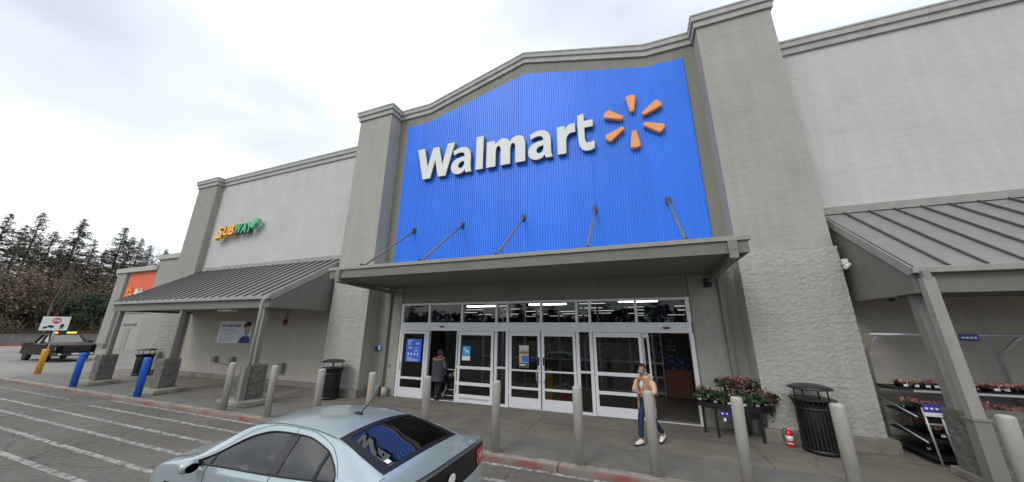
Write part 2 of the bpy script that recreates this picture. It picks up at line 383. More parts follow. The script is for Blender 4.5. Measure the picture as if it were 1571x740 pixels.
# nx,ny = outward offset direction (mitred at corners)
cornice([(x, YD, cx_profile(x, 11.98, 1.28), 0, -1) for x in KN])
def tower_cornice(x0, x1, yf, yb, z):
    cornice([(x0, yb, z, -1, 0), (x0, yf, z, -1, -1), (x1, yf, z, 1, -1), (x1, yb, z, 1, 0)])
tower_cornice(-11.63, -9.78, 9.9, 10.6, 11.97); tower_cornice(2.62, 4.62, 9.9, 10.6, 11.97)
def cmu_tower(x0, x1, yf, yb, z1, m, name):
    bm = nb(); box(bm, x0, x1, yf, yb, 0, z1); return obj(name, bm, m, store)
cmu_tower(-11.63, -9.78, 9.9, 11.4, 12.43, M_shade, 'tower'); cmu_tower(2.62, 4.62, 9.9, 11.4, 12.43, M_shade, 'tower')
from mathutils import noise as mn
def rough_faces(bm, x0, x1, yf, yb, z0, z1, amp=.03, res=.05, ch=.2, fine=False):
    """split-faced veneer round three sides (left, front, right) of a pier"""
    path = []
    ny = max(1, int((yb-yf)/res)); nx = max(1, int((x1-x0)/res))
    for j in range(ny): path.append((x0, yb-(yb-yf)*j/ny, -1, 0))
    for i in range(nx+1): path.append((x0+(x1-x0)*i/nx, yf, 0 if 0 < i < nx else (-.7 if i == 0 else .7), -1 if 0 < i < nx else -.7))
    for j in range(1, ny+1): path.append((x1, yf+(yb-yf)*j/ny, 1, 0))
    nz = max(2, int((z1-z0)/(ch/(8 if fine else 4)))); rows = []
    for k in range(nz+1):
        z = z0+(z1-z0)*k/nz; row = []; inj = abs(((z/ch) % 1)-0.0) < .02 or ((z/ch) % 1) > .98
        for (x, y, nx_, ny_) in path:
            d = amp*(.35+.8*mn.fractal(Vector((x*4.3, y*4.3, z*6.5)), .9, 2, 3))
            d += amp*.5*mn.noise(Vector((x*17, y*17, z*17)))
            if fine: d = amp*(.4+.35*mn.noise(Vector((x*3.1, y*3.1, z*7)))+.9*mn.noise(Vector((x*12, y*12, z*15)))+.5*mn.noise(Vector((x*27, y*27, z*30))))
            if inj: d -= amp*.7
            row.append(bm.verts.new((x+nx_*d, y+ny_*d, z)))
        rows.append(row)
    for k in range(nz):
        for i in range(len(path)-1): bm.faces.new((rows[k][i], rows[k][i+1], rows[k+1][i+1], rows[k+1][i]))
    # top cap
    c = [rows[-1][i] for i in range(len(path))]
    bm.faces.new(c)
for x0, x1 in ((-11.66, -9.76), (2.60, 4.65)):
    bm = nb(); rough_faces(bm, x0, x1, 9.84, 10.55, .26, 4.42, .010, .03, .2, True); obj('split_face_base', bm, M_rough, store)
    bm = nb(); box(bm, x0-.12, x1+.12, 9.70, 10.5, 0, .27, .01); obj('plinth', bm, M_plinth, store)
# side walls
for x0, x1 in ((-23.0, -11.63), (4.62, 22)):
    bm = nb(); box(bm, x0, x1, 10.6, 10.95, 0, 11.05); obj('side_wall', bm, M_light, store)
    bm = nb(); box(bm, x0, x1, 10.585, 10.6, 0.2, 3.3)
    obj('lower_wall_face', bm, mat('greige lower block', (.43, .40, .345), .9, var=.08, vscale=1.5, streak=.08, block=(.2, .4, .006, .003), bump=.003, bscale=40), store)
    bm = nb(); box(bm, x0, x1, 10.5, 10.6, 0, .2, .008); obj('plinth', bm, M_plinth, store)
    cornice([(x0, 10.6, 10.68, 0, -1), (x1, 10.6, 10.68, 0, -1)])
bm = nb(); box(bm, -24.85, -23.0, 10.32, 12, 0, 11.1); obj('corner_pilaster', bm, M_shade, store)
bm = nb(); rough_faces(bm, -24.88, -22.98, 10.28, 10.62, .2, 10.66, .012, .04, .2, True); obj('split_face_base', bm, mat('split face pilaster', (.30, .295, .27), .92, var=.10, vscale=5, bump=.012, bscale=26), store)
bm = nb(); box(bm, -24.98, -22.9, 10.18, 10.6, 0, .21, .01); obj('plinth', bm, M_plinth, store)
cornice([(-24.88, 12, 10.68, -1, 0), (-24.88, 10.28, 10.68, -1, -1), (-22.98, 10.28, 10.68, 1, -1), (-22.98, 10.6, 10.68, 1, 0)])
# shell behind (so the store is a closed volume)
bm = nb()
box(bm, -24.84, -24.5, 12, 60, 0, 11.05); box(bm, 21.6, 22, 11, 60, 0, 11.05); box(bm, -24.84, 22, 60, 60.4, 0, 11.05)
box(bm, -24.5, 21.6, 10.98, 60, 9.6, 9.8)
obj('rear_walls', bm, M_light, store)
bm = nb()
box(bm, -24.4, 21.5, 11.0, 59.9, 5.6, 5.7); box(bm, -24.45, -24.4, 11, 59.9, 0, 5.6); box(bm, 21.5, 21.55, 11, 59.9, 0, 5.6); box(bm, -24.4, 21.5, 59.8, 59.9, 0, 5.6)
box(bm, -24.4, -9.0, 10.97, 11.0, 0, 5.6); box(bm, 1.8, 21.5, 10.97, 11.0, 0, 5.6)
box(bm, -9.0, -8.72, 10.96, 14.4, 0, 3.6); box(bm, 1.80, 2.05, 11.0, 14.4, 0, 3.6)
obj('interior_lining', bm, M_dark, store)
bm = nb(); box(bm, 1.70, 1.78, 10.96, 14.4, 0, 2.9); obj('vestibule_side_wall', bm, mat('pale vestibule wall', (.20, .21, .2), .7), store)
bm = nb(); box(bm, -8.6, -7.0, 14.0, 14.1, 0, 2.9); obj('vestibule_back_wall', bm, mat('blue green vestibule wall', (.13, .17, .17), .7), store)
bm = nb(); sheet(bm, -24.4, 21.5, 10.9, 59.8, .004); obj('interior_floor', bm, M_darkfloor, store)
# corrugated gable panel
bm = nb()
def ptop(x): return cx_profile(x, 11.51, 1.18)
pitch_ = .092; x = -9.31; cols = []; k_ = 0
while x < 2.23:
    pa = []
    wav = .004*math.sin(k_*2.3)
    for q in range(10):
        for dx, dy in ((0, 0), (.030, 0), (.044, -.028), (.078, -.028)):
            xx = x+q*pitch_+dx
            if xx < 2.235: pa.append((xx, 10.515+dy+wav))
    xe = min(x+10*pitch_, 2.235); pa.append((xe, 10.515+wav)); cols.append(pa); x += 10*pitch_; k_ += 1
for pa in cols:
    strip(bm, [(a, b, 4.97) for a, b in pa], [(a, b, ptop(a)) for a, b in pa])
    strip(bm, [(a, b, ptop(a)) for a, b in pa], [(a, YD, ptop(a)) for a, b in pa])
pa = cols[0]
strip(bm, [(pa[0][0], YD, 4.97), (pa[0][0], 10.515, 4.97)], [(pa[0][0], YD, ptop(-9.31)), (pa[0][0], 10.515, ptop(-9.31))])
obj('corrugated_panel', bm, M_blue, store, recalc=True)
bm = nb(); box(bm, -9.34, 2.26, 10.49, 10.55, 4.93, 4.968); obj('panel_sill_trim', bm, M_blue, store)

# ---- entrance canopy
can = bpy.data.objects.new('entrance_canopy', None); C.objects.link(can); can.parent = store
CX0, CX1, CF = -9.42, 2.27, 7.72
bm = nb(); box(bm, CX0+.04, CX1-.04, CF+.06, YD-.02, 4.0, 4.03); obj('soffit', bm, M_soffit, can)
bm = nb()
box(bm, CX0, CX1, CF, CF+.06, 3.97, 4.23); box(bm, CX0, CX0+.06, CF+.06, YD-.02, 3.97, 4.23); box(bm, CX1-.06, CX1, CF+.06, YD-.02, 3.97, 4.23)
obj('fascia', bm, M_can, can)
bm = nb(); box(bm, CX0-.05, CX1+.05, CF-.05, YD-.01, 4.232, 4.33, .008); obj('roof_slab', bm, M_canlip, can)
for x in (-9.03, 1.98):
    bm = nb(); bar(bm, (x, CF-.03, 4.04), (x, CF-.03, 4.23), .17, .05); 
    bar(bm, (x, CF-.04, 3.93), (x, CF+.16, 3.90), .15, .14); 
    bar(bm, (x, CF-.0, 3.90), (x+.0, 10.42, 3.78), .13, .13); bar(bm, (x, CF-.02, 3.86), (x, CF-.02, 4.22), .155, .06)
    obj('brace_beam', bm, M_post, can)
for x, dx in ((-8.38, .02), (-6.1, .02), (-3.56, 0), (-1.02, -.02), (1.2, -.02)):
    bm = nb(); tube(bm, [(x, 10.47, 6.33), (x+dx, 8.05, 4.40)], .034, 10); obj('strut', bm, M_can, can)
    bm = nb(); box(bm, x-.07, x+.07, 10.44, 10.49, 6.23, 6.45); box(bm, x-.02, x+.02, 10.36, 10.46, 6.27, 6.38)
    lathe(bm, [(.13, 0), (.13, .015), (.03, .03)], (x, 8.02, 4.33), 14); box(bm, x-.022, x+.022, 7.94, 8.12, 4.34, 4.46)
    obj('strut_bracket', bm, mat('bracket steel', (.08, .078, .072), .5, metal=.4) if x < -8 else bpy.data.materials['bracket steel'], can)
# downpipes beside the doors
for x in (-9.22, 2.24):
    bm = nb(); bar(bm, (x, 10.46, .42), (x, 10.46, 3.80), .13, .11, upv=(0, 1, 0)); 
    bar(bm, (x, 10.46, .45), (x-.02, 10.34, .28), .12, .1)
    obj('downpipe', bm, M_post, store)
    bm = nb(); lathe(bm, [(.13, 0), (.13, .34), (.11, .37), (0, .38)], (x-.12, 10.32, 0), 14); lathe(bm, [(.12, 0), (.12, .30), (0, .33)], (x+.25, 10.36, 0), 14); obj('pipe_guard', bm, M_boll, store)

# ---- side awnings
def awning(xg, xf, ye, zt_e, zb, side, posts):
    """xg gable end beside the tower, xf far end; ye eave line"""
    aw = bpy.data.objects.new('side_awning', None); C.objects.link(aw); aw.parent = store
    x0, x1 = min(xg, xf), max(xg, xf); YW = 10.56; ZW = 5.42
    def zr(y): return zt_e+(ZW-zt_e)*(y-ye)/(YW-ye)
    bm = nb(); prism(bm, [(ye-.06, zr(ye)-.03), (YW, ZW-.03), (YW, ZW), (ye-.06, zr(ye-.06))], x0, x1, 'yz'); obj('roof_sheet', bm, M_roof, aw)
    n = int((x1-x0)/.49); bm = nb()
    for i in range(n+1):
        x = (x0+.02)+(x1-x0-.04)*i/n
        v0 = Vector((x, ye-.05, zr(ye-.05)+.018)); v1 = Vector((x, YW, ZW+.018)); bar(bm, v0, v1, .026, .075)
    obj('seam', bm, M_seam, aw)
    bm = nb(); box(bm, x0-.02, x1+.02, 10.50, 10.60, ZW-.01, ZW+.19, .005); obj('wall_flashing', bm, M_canlip, aw)
    bm = nb(); box(bm, x0-.02, x1+.02, ye-.13, ye-.0, zt_e-.13, zt_e-.02, .01); obj('gutter', bm, M_canlip, aw)
    bm = nb(); box(bm, x0, x1, ye, ye+.12, zb, zt_e-.13); obj('eave_beam', bm, M_can, aw)
    for xx, s in ((xg, 1 if xg == x1 else -1), (xf, 1 if xf == x1 else -1)):
        bm = nb(); a, b = (xx-.05*s, xx-.004*s)
        prism(bm, [(ye+.121, zb), (YW, zb), (YW, ZW-.05), (ye+.121, zr(ye+.12)-.05)], a, b, 'yz'); obj('gable_panel', bm, M_can, aw)
        bm = nb(); bar(bm, (xx+.012*s, ye-.05, zr(ye-.05)-.06), (xx+.012*s, YW, ZW-.06), .03, .17); obj('rake_trim', bm, M_canlip, aw)
    bm = nb(); box(bm, x0+.05, x1-.05, ye+.12, YW, zb+.10, zb+.13); obj('ceiling', bm, M_soffit, aw)
    return aw
awl = awning(-11.9, -22.75, 7.62, 3.50, 3.08, 1, None)
awr = awning(4.80, 20, 8.15, 3.58, 3.10, -1, None)
# light fixture under left awning
bm = nb(); box(bm, -15.4, -14.6, 7.9, 8.2, 3.0, 3.08, .02); obj('soffit_light_fixture', bm, M_whitep, awl)
def pier(x0, x1, y0, y1, px, parent, foot=True, pipe=None, h=1.2, fx=.45):
    bm = nb(); box(bm, x0, x1, y0, y1, 0, h-.01); rough_faces(bm, x0-.015, x1+.015, y0-.015, y1+.02, .12, h, .03, .04)
    # rear face veneer
    obj('stone_pier', bm, M_pier, parent)
    if foot:
        bm = nb(); box(bm, x0-fx, x1+fx, y0-.28, y1+.18, 0, .15, .03); obj('pier_footing', bm, M_kerb, parent)
for (x0, x1, posts) in ((-12.55, -12.0, (-12.28,)), (-17.65, -17.12, (-17.3,)), (-22.5, -22.0, (-22.2,))):
    pier(x0, x1, 7.52, 7.98, None, awl)
    for px in posts:
        bm = nb(); bar(bm, (px, 7.74, 1.19), (px, 7.74, 3.10), .15, .15, upv=(0, 1, 0)); box(bm, px-.14, px+.14, 7.6, 7.88, 1.195, 1.215)
        obj('awning_post', bm, M_post, awl)
bm = nb(); tube(bm, [(-12.0, 7.50, 3.42), (-12.03, 7.42, 3.3), (-12.03, 7.42, .2)], .05, 10); obj('downpipe', bm, M_canlip, awl)
bm = nb(); bar(bm, (-12.02, 7.35, 0.02), (-12.02, 7.35, 1.18), .17, .17, upv=(0, 1, 0)); box(bm, -12.14, -11.9, 7.22, 7.46, 0, .12, .02); obj('pipe_guard', bm, M_post, awl)
pier(5.0, 5.9, 8.22, 8.72, None, awr, h=1.12, fx=.06)
bm = nb(); bar(bm, (5.08, 8.55, 1.11), (5.02, 8.55, 3.11), .17, .17, upv=(0, 1, 0)); obj('awning_post', bm, M_post, awr)
bm = nb(); bar(bm, (4.90, 8.02, 3.50), (4.93, 8.04, 3.34), .10, .1, upv=(0, 1, 0)); bar(bm, (4.93, 8.06, 3.36), (4.97, 8.06, 1.0), .16, .13, upv=(0, 1, 0)); obj('downpipe', bm, M_canlip, awr)
bm = nb(); bar(bm, (4.97, 8.06, 0), (4.97, 8.06, 1.05), .2, .18, upv=(0, 1, 0)); box(bm, 4.85, 5.09, 7.95, 8.17, 1.05, 1.08); obj('pipe_guard', bm, M_post, awr)
pier(10.2, 10.9, 8.22, 8.72, None, awr, h=1.12)
bm = nb(); bar(bm, (10.5, 8.5, 1.11), (10.5, 8.5, 3.11), .17, .17, upv=(0, 1, 0)); obj('awning_post', bm, M_post, awr)

# ---- storefront
sf = bpy.data.objects.new('storefront', None); C.objects.link(sf); sf.parent = store
VX = [-8.60, -7.36, -5.96, -4.60, -4.18, -2.99, -1.82, -1.41, -0.04, 1.36]
bm = nb()
F0, F1 = YD-.03, YD+.11
box(bm, -8.66, 1.42, F0-.01, F1, 3.27, 3.345)                       # head
box(bm, -8.63, 1.39, F0-.004, F1, 2.34, 2.63)                       # header
for i, x in enumerate(VX):
    w2 = .038 if i not in (0, 9) else .05
    box(bm, x-w2, x+w2, F0, F1-.002, 2.63, 3.27)
for x in (-8.60, -7.36, -4.60, -4.18, -1.82, -1.41, 1.36): box(bm, x-.05, x+.05, F0, F1-.004, 0, 2.34)
for a, b in ((-4.55, -4.23), (-1.77, -1.46)):
    box(bm, a, b, F0+.01, F1-.02, 0, .07); box(bm, a, b, F0+.01, F1-.02, 1.14, 1.20)
box(bm, -8.6, 1.36, F0+.02, F1-.03, 0, .012)
obj('aluminium_frame', bm, M_alum, sf)
for i in range(9):
    bm = nb(); box(bm, VX[i]+.036, VX[i+1]-.036, YD+.03, YD+.04, 2.63, 3.27); obj('transom_pane', bm, M_glass, sf)
for a, b in ((-4.55, -4.23), (-1.77, -1.46)):
    bm = nb(); box(bm, a, b, YD+.03, YD+.04, .07, 1.14); box(bm, a, b, YD+.03, YD+.04, 1.2, 2.34); obj('side_pane', bm, M_glass, sf)
def door(x0, x1, rails, z0=.02, z1=2.33, y=0., st=.085, kick=None, par=None):
    """glazed aluminium leaf; rails = [(z0,z1)...]"""
    d = bpy.data.objects.new('door', None); C.objects.link(d); d.parent = par or sf; d.location = ((x0+x1)/2, YD+y, 0)
    bm = nb(); Y0, Y1 = YD+y-.022, YD+y+.022
    box(bm, x0, x0+st, Y0, Y1, z0, z1); box(bm, x1-st, x1, Y0, Y1, z0, z1)
    for a, b in rails: box(bm, x0+st, x1-st, Y0+.003, Y1-.003, a, b)
    obj('door_frame', bm, M_alum, d)
    zs = sorted(rails)
    bm = nb(); box(bm, x0+st, x1-st, YD+y-.004, YD+y+.004, zs[0][1], zs[-1][0]); obj('door_glass', bm, M_glass, d)
    return d
d1 = door(-8.54, -7.43, [(.02, .34), (.62, .70), (2.22, 2.33)])
d2 = door(-6.02, -4.67, [(.02, .28), (.56, .66), (1.08, 1.17), (2.20, 2.33)], y=-.05)
bm = nb(); box(bm, -5.9, -4.8, YD-.085, YD-.072, .14, .18); obj('push_bar', bm, M_steel, d2, local=False)
d2b = door(-6.16, -5.95, [(.02, .28), (.56, .66), (1.08, 1.17), (2.20, 2.33)], y=.05, st=.05)
d3 = door(-4.11, -3.03, [(.02, .32), (.56, .63), (1.10, 1.15), (2.20, 2.33)])
d4 = door(-2.99, -1.89, [(.02, .32), (.56, .63), (1.10, 1.15), (2.20, 2.33)])
d5 = door(-1.34, .04, [(.02, .28), (.60, .69), (1.11, 1.21), (2.20, 2.33)], y=-.05)
d6 = door(.05, .24, [(.02, .28), (.60, .69), (1.11, 1.21), (2.20, 2.33)], y=.05, st=.05)
for d, x in ((d3, -3.09), (d4, -2.93)):
    bm = nb(); s = -1 if x < -3.01 else 1
    tube(bm, [(x, YD-.02, 1.22), (x, YD-.08, 1.22), (x+s*.06, YD-.1, 1.12), (x+s*.06, YD-.1, .9), (x, YD-.08, .82), (x, YD-.02, .82)], .014, 8); obj('pull_handle', bm, M_steel, d)
    bm = nb(); box(bm, x-.025, x+.025, YD-.03, YD-.022, 1.3, 1.55); obj('lock_plate', bm, M_black, d)
bm = nb(); tube(bm, [(-8.50, YD-.02, 1.2), (-8.50, YD-.07, 1.15), (-8.50, YD-.07, 1.0), (-8.50, YD-.02, .95)], .014, 8); obj('pull_handle', bm, M_steel, d1)
for x in (-6.75, .74):
    bm = nb(); lathe(bm, [(0, -.05), (.06, -.045), (.10, -.02), (.11, 0)], (x, YD-.05, 2.50), 14); obj('motion_sensor', bm, M_black, sf)
# inner line of doors of the vestibule
inn = bpy.data.objects.new('inner_storefront', None); C.objects.link(inn); inn.parent = store; inn.location = (0, 14.5, 0)
bm = nb()
for x in (-7.0, -6.0, -4.9, -4.3, -3.3, -2.2, -1.6, -.4, .45, .78): box(bm, x-.04, x+.04, 14.45, 14.55, 0, 3.4)
for z in (0.05, .62, 1.15, 2.3, 3.35): box(bm, -7, .82, 14.46, 14.54, z, z+.07)
obj('inner_frame', bm, mat('inner door frame', (.62, .63, .65), .5), inn)

# ---------------------------------------------------------------- far wing of the store
wing = thing('store_wing', 'low grey wing with orange pickup wall panel beyond the pillar', 'building', (-45, 20, 0))
bm = nb()
box(bm, -60.3, -58.2, 19.7, 40, -.1, 8.75); box(bm, -51.5, -47.2, 19.7, 40, -.1, 9.9); 
obj('wing_pilaster', bm, mat('wing pilaster', (.29, .29, .265), .85, var=.06, block=(.2, .4, .006, .003)), wing)
bm = nb(); box(bm, -58.2, -51.5, 20, 40, -.1, 8.6); box(bm, -47.2, -24.9, 20, 40, -.1, 9.85)
obj('wing_wall', bm, mat('wing wall', (.34, .335, .31), .88, var=.08, block=(.2, .4, .006, .003)), wing)
bm = nb(); box(bm, -60.5, -51.4, 19.5, 20.2, 8.75, 9.3, .03); box(bm, -51.6, -24.9, 19.5, 20.2, 9.9, 10.45, .03); obj('wing_cornice', bm, M_corn, wing)
bm = nb(); box(bm, -57.9, -51.7, 19.93, 20, 4.2, 8.7); obj('orange_wall_panel', bm, mat('orange panel', (.70, .115, .035), .6, var=.1, vscale=1), wing)
bm = nb(); box(bm, -57.9, -47.5, 19.9, 20, 3.9, 4.2); box(bm, -60.4, -58.1, 19.6, 19.7, -.1, .5); box(bm, -56, -53.2, 19.85, 20, 2.6, 2.75); obj('wing_trim', bm, mat('wing band', (.2, .195, .18), .8), wing)
bm = nb(); box(bm, -55.4, -54.3, 19.95, 20, -.1, 2.2); obj('service_door', bm, mat('service door', (.27, .265, .24), .6), wing)
# ---------------------------------------------------------------- signs
GL = {'W': [[(0,1),(.19,1),(.305,.36),(.425,.96),(.585,.96),(.70,.36),(.815,1),(1,1),(.805,0),(.605,0),(.505,.56),(.40,0),(.195,0)]],
 'a': [[(.08,.90),(.25,.965),(.45,1.0),(.65,.975),(.80,.89),(.88,.77),(.91,.60),(.91,.24),(.93,.11),(.97,.02),(.70,.02),(.665,.13),(.57,.045),(.45,.005),(.33,0),(.20,.025),(.08,.10),(.02,.20),(0,.30),(.03,.42),(.12,.52),(.27,.59),(.45,.62),(.62,.63),(.615,.70),(.57,.77),(.49,.80),(.38,.805),(.25,.78),(.13,.725)],
       [(.62,.46),(.48,.445),(.385,.405),(.335,.33),(.35,.25),(.43,.205),(.52,.215),(.59,.265),(.62,.33)]],
 'r': [[(0,0),(0,.97),(.42,.97),(.44,.80),(.52,.91),(.65,.98),(.82,1.0),(1.0,.99),(1.0,.68),(.82,.69),(.65,.66),(.54,.58),(.485,.46),(.47,0)]],
 't': [[(0,.96),(.42,1.0),(.42,.79),(.97,.79),(.97,.61),(.42,.61),(.42,.33),(.46,.24),(.56,.20),(.76,.205),(1,.23),(1,.035),(.75,0),(.47,0),(.24,.04),(.09,.13),(.02,.27),(0,.42)]],
 'm': [[(0,0),(0,.97),(.215,.97),(.235,.83),(.30,.93),(.40,1.0),(.50,.98),(.57,.91),(.605,.82),(.67,.93),(.78,1.0),(.90,.97),(.97,.86),(1,.66),(1,0),(.755,0),(.755,.60),(.735,.71),(.685,.755),(.64,.70),(.622,.58),(.622,0),(.378,0),(.378,.60),(.355,.71),(.31,.755),(.262,.70),(.245,.58),(.245,0)]]}
def glyph(ch, box_, depth, y):
    cu = bpy.data.curves.new('g', 'CURVE'); cu.dimensions = '2D'; cu.fill_mode = 'BOTH'; cu.extrude = .5
    for pts in GL[ch]:
        sp = cu.splines.new('POLY'); sp.points.add(len(pts)-1); sp.use_cyclic_u = True
        for q, (u, v) in zip(sp.points, pts): q.co = (u, v, 0, 1)
    o = bpy.data.objects.new('g', cu); C.objects.link(o); dg = bpy.context.evaluated_depsgraph_get(); me = bpy.data.meshes.new_from_object(o.evaluated_get(dg))
    bpy.data.objects.remove(o); bpy.data.curves.remove(cu); bm = nb(); bm.from_mesh(me); bpy.data.meshes.remove(me)
    x0, x1, z0, z1 = box_
    for v in bm.verts: v.co = Vector((x0+(x1-x0)*v.co.x, y+depth*(.5-v.co.z), z0+(z1-z0)*v.co.y))
    bmesh.ops.remove_doubles(bm, verts=bm.verts, dist=1e-4); return bm
sg = thing('store_sign', 'large white raised store name with orange six-ray spark on blue gable', 'sign', (-3.5, 10.5, 8.5))
LET = [('W', -8.44, -6.58, 8.545, 10.03, .030), ('a', -6.70, -5.70, 8.50, 9.72, .034), ('l', -5.55, -5.23, 8.545, 10.03, 0), ('m', -5.08, -3.45, 8.545, 9.72, .03),
       ('a', -3.34, -2.36, 8.50, 9.72, .034), ('r', -2.20, -1.53, 8.545, 9.72, .034), ('t', -1.44, -.88, 8.50, 10.04, .034)]
for ch, a, b, z0, z1, bo in LET:
    if ch == 'l':
        bm = nb(); box(bm, a, b, 10.32, 10.47, z0, z1)
    else: bm = glyph(ch, (a, b, z0, z1), .15, 10.32)
    bmesh.ops.recalc_face_normals(bm, faces=bm.faces)
    for f in bm.faces: f.material_index = 0 if f.normal.y < -.7 else 1
    obj('letter', bm, [M_letter, M_letside], sg, recalc=False)
for k in range(6):
    a = PI/2 + k*PI/3; bm = nb(); n = 8; poly = []
    r0, r1, w0, w1 = .37, 1.05, .075, .165
    for i in range(n+1):
        t = -PI/2 + PI*i/n; poly.append((r1-w1*.55+w1*.55*math.cos(t), w1*math.sin(t)))
    for i in range(n+1):
        t = PI/2 + PI*i/n; poly.append((r0+w0*.6+w0*.6*math.cos(t), w0*math.sin(t)))
    rot = lambda p: (.44+p[0]*math.cos(a)-p[1]*math.sin(a), 9.33+p[0]*math.sin(a)+p[1]*math.cos(a))
    prism(bm, [rot(p) for p in poly], 10.33, 10.47)
    bmesh.ops.recalc_face_normals(bm, faces=bm.faces)
    fr = [f for f in bm.faces if f.normal.y < -.9]
    bmesh.ops.bevel(bm, geom=list(set(e for f in fr for e in f.edges)), offset=.02, segments=2, affect='EDGES')
    obj('spark_ray', bm, M_spark, sg)
# sandwich shop sign
ss = thing('shop_sign', 'small raised letter sign, half yellow half green, on wall above the left awning', 'sign', (-20.3, 10.4, 7.3))
M_sy = mat('yellow sign face', (.90, .50, .12), .5); M_sys = mat('amber sign return', (.55, .2, .02), .5)
M_sgn = mat('green sign face', (.12, .46, .24), .5); M_sgs = mat('green sign return', (.01, .17, .06), .5)
words = [('S', -21.72, -21.20), ('U', -21.14, -20.72), ('B', -20.66, -20.24), ('W', -20.20, -19.62), ('A', -19.60, -19.16), ('Y', -19.20, -18.74)]
for i, (ch, a, b) in enumerate(words):
    bm = text_bm(ch, (a, b, 7.28, 7.84), .22, bold=.028, plane_y=10.22)
    for v in bm.verts: v.co.x += (v.co.z-7.3)*.12
    bmesh.ops.recalc_face_normals(bm, faces=bm.faces)
    for f in bm.faces: f.material_index = 0 if f.normal.y < -.7 else 1
    obj('letter', bm, [M_sy, M_sys] if i < 3 else [M_sgn, M_sgs], ss, recalc=False)
bm = nb(); prism(bm, [(-21.98, 7.20), (-21.78, 7.32), (-21.25, 7.30), (-21.32, 7.18), (-21.7, 7.18), (-21.72, 7.08)], 10.22, 10.44); obj('sign_arrow', bm, M_sy, ss)
bm = nb(); prism(bm, [(-18.88, 7.62), (-18.60, 7.92), (-18.72, 8.04), (-18.36, 7.98), (-18.30, 7.70), (-18.42, 7.80), (-18.70, 7.48)], 10.22, 10.44); obj('sign_arrow', bm, M_sgn, ss)
# pickup sign on the orange panel
ps = thing('pickup_sign', 'white Pickup lettering with yellow spark on distant orange panel', 'sign', (-55, 19.9, 5.5))
bm = text_bm('Pickup', (-55.4, -52.6, 5.4, 6.7), .08, bold=.04, plane_y=19.8); obj('letter_row', bm, M_letter, ps)
bm = nb()
for k in range(6):
    a = PI/2+k*PI/3; bar(bm, (-56.8+.28*math.cos(a), 19.85, 6.3+.28*math.sin(a)), (-56.8+.72*math.cos(a), 19.85, 6.3+.72*math.sin(a)), .24, .08, upv=(0, 1, 0))
obj('spark', bm, mat('yellow orange spark', (.9, .3, .03), .5), ps)
# face covering banner
M_navy = mat('navy print', (.012, .03, .13), .7); M_skinp = mat('orange skin print', (.62, .2, .07), .7); M_maskp = mat('blue mask print', (.16, .30, .55), .7); M_hairp = mat('black hair print', (.01, .01, .015), .7)
bn = thing('banner', 'white vinyl banner Face covering is required with masked face drawing on wall', 'banner', (-18.75, 10.55, 1.66))
bm = nb(); box(bm, -20.03, -17.47, 10.565, 10.58, 1.66, 2.69); obj('vinyl_sheet', bm, mat('banner vinyl', (.62, .65, .68), .6, var=.04), bn)
obj('headline', text_bm('Face covering is required', (-19.85, -18.35, 2.38, 2.56), .004, bold=.02, plane_y=10.559), mat('blue heading print', (.08, .15, .30), .7), bn)
bm = nb()
for i, (z, l) in enumerate(((2.27, 1.2), (2.15, 1.3), (2.05, .9), (1.93, 1.15), (1.86, 1.05), (1.79, 1.1), (1.73, .7))): box(bm, -19.9, -19.9+l, 10.561, 10.565, z-.018, z+.018)
obj('small_print', bm, M_grey, bn)
def disc(bm, cx, cz, rx, rz, y0, y1, n=20, a0=0, a1=2*PI):
    prism(bm, [(cx+rx*math.cos(a0+(a1-a0)*i/n), cz+rz*math.sin(a0+(a1-a0)*i/n)) for i in range(n)], y0, y1)
bm = nb(); prism(bm, [(-18.35, 1.665), (-18.22, 1.9), (-18.02, 2.0), (-17.8, 2.03), (-17.6, 1.97), (-17.49, 1.88), (-17.49, 1.665)], 10.56, 10.565); obj('drawn_shirt', bm, M_navy, bn)
bm = nb(); disc(bm, -17.82, 2.28, .2, .24, 10.558, 10.565); box(bm, -17.9, -17.76, 10.556, 10.565, 1.98, 2.12); obj('drawn_face', bm, M_skinp, bn)
bm = nb(); disc(bm, -17.84, 2.17, .15, .13, 10.554, 10.558); obj('drawn_mask', bm, M_maskp, bn)
bm = nb(); prism(bm, [(-18.1, 2.42), (-17.98, 2.34), (-17.93, 2.46), (-17.6, 2.44), (-17.55, 2.66), (-17.95, 2.67), (-18.1, 2.55)], 10.553, 10.558); obj('drawn_hair', bm, M_hairp, bn)
# posters on the doors
def poster(name, label, x0, x1, z0, z1, m, y=10.515):
    o = thing(name, label, 'poster', ((x0+x1)/2, y, z0)); bm = nb(); box(bm, x0, x1, y, y+.004, z0, z1); obj('poster_sheet', bm, m, o); return o
M_bp = mat('blue poster', (.03, .14, .75), .5, emis=(.03, .14, .75), es=.0)
p = poster('hours_poster', 'blue opening hours poster with small white print on leftmost door glass', -8.28, -7.60, 1.23, 2.03, M_bp)
bm = nb(); y = 10.511
box(bm, -8.20, -7.98, y, 10.515, 1.965, 1.99)
for z in (1.93, 1.90, 1.86, 1.82): box(bm, -8.20, -8.20+.1+.05*random.random(), y, 10.515, z-.007, z+.007)
for z in (1.90, 1.87, 1.84): box(bm, -7.86, -7.68, y, 10.515, z-.006, z+.006)
for z in (1.74, 1.71, 1.68): box(bm, -8.18, -8.0, y, 10.515, z-.006, z+.006)
for z in (1.72, 1.66, 1.62, 1.58): box(bm, -7.9, -7.74, y, 10.515, z-.006, z+.006)
for i in range(4): disc(bm, -8.16+.14*i, 1.50, .035, .045, y, 10.515, 10); box(bm, -8.2+.14*i, -8.12+.14*i, y, 10.515, 1.42, 1.435)
box(bm, -8.2, -8.0, y, 10.515, 1.345, 1.365)
for z in (1.32, 1.30, 1.275, 1.25): box(bm, -8.2, -7.72, y, 10.515, z-.004, z+.004)
obj('white_print', bm, M_text, p)
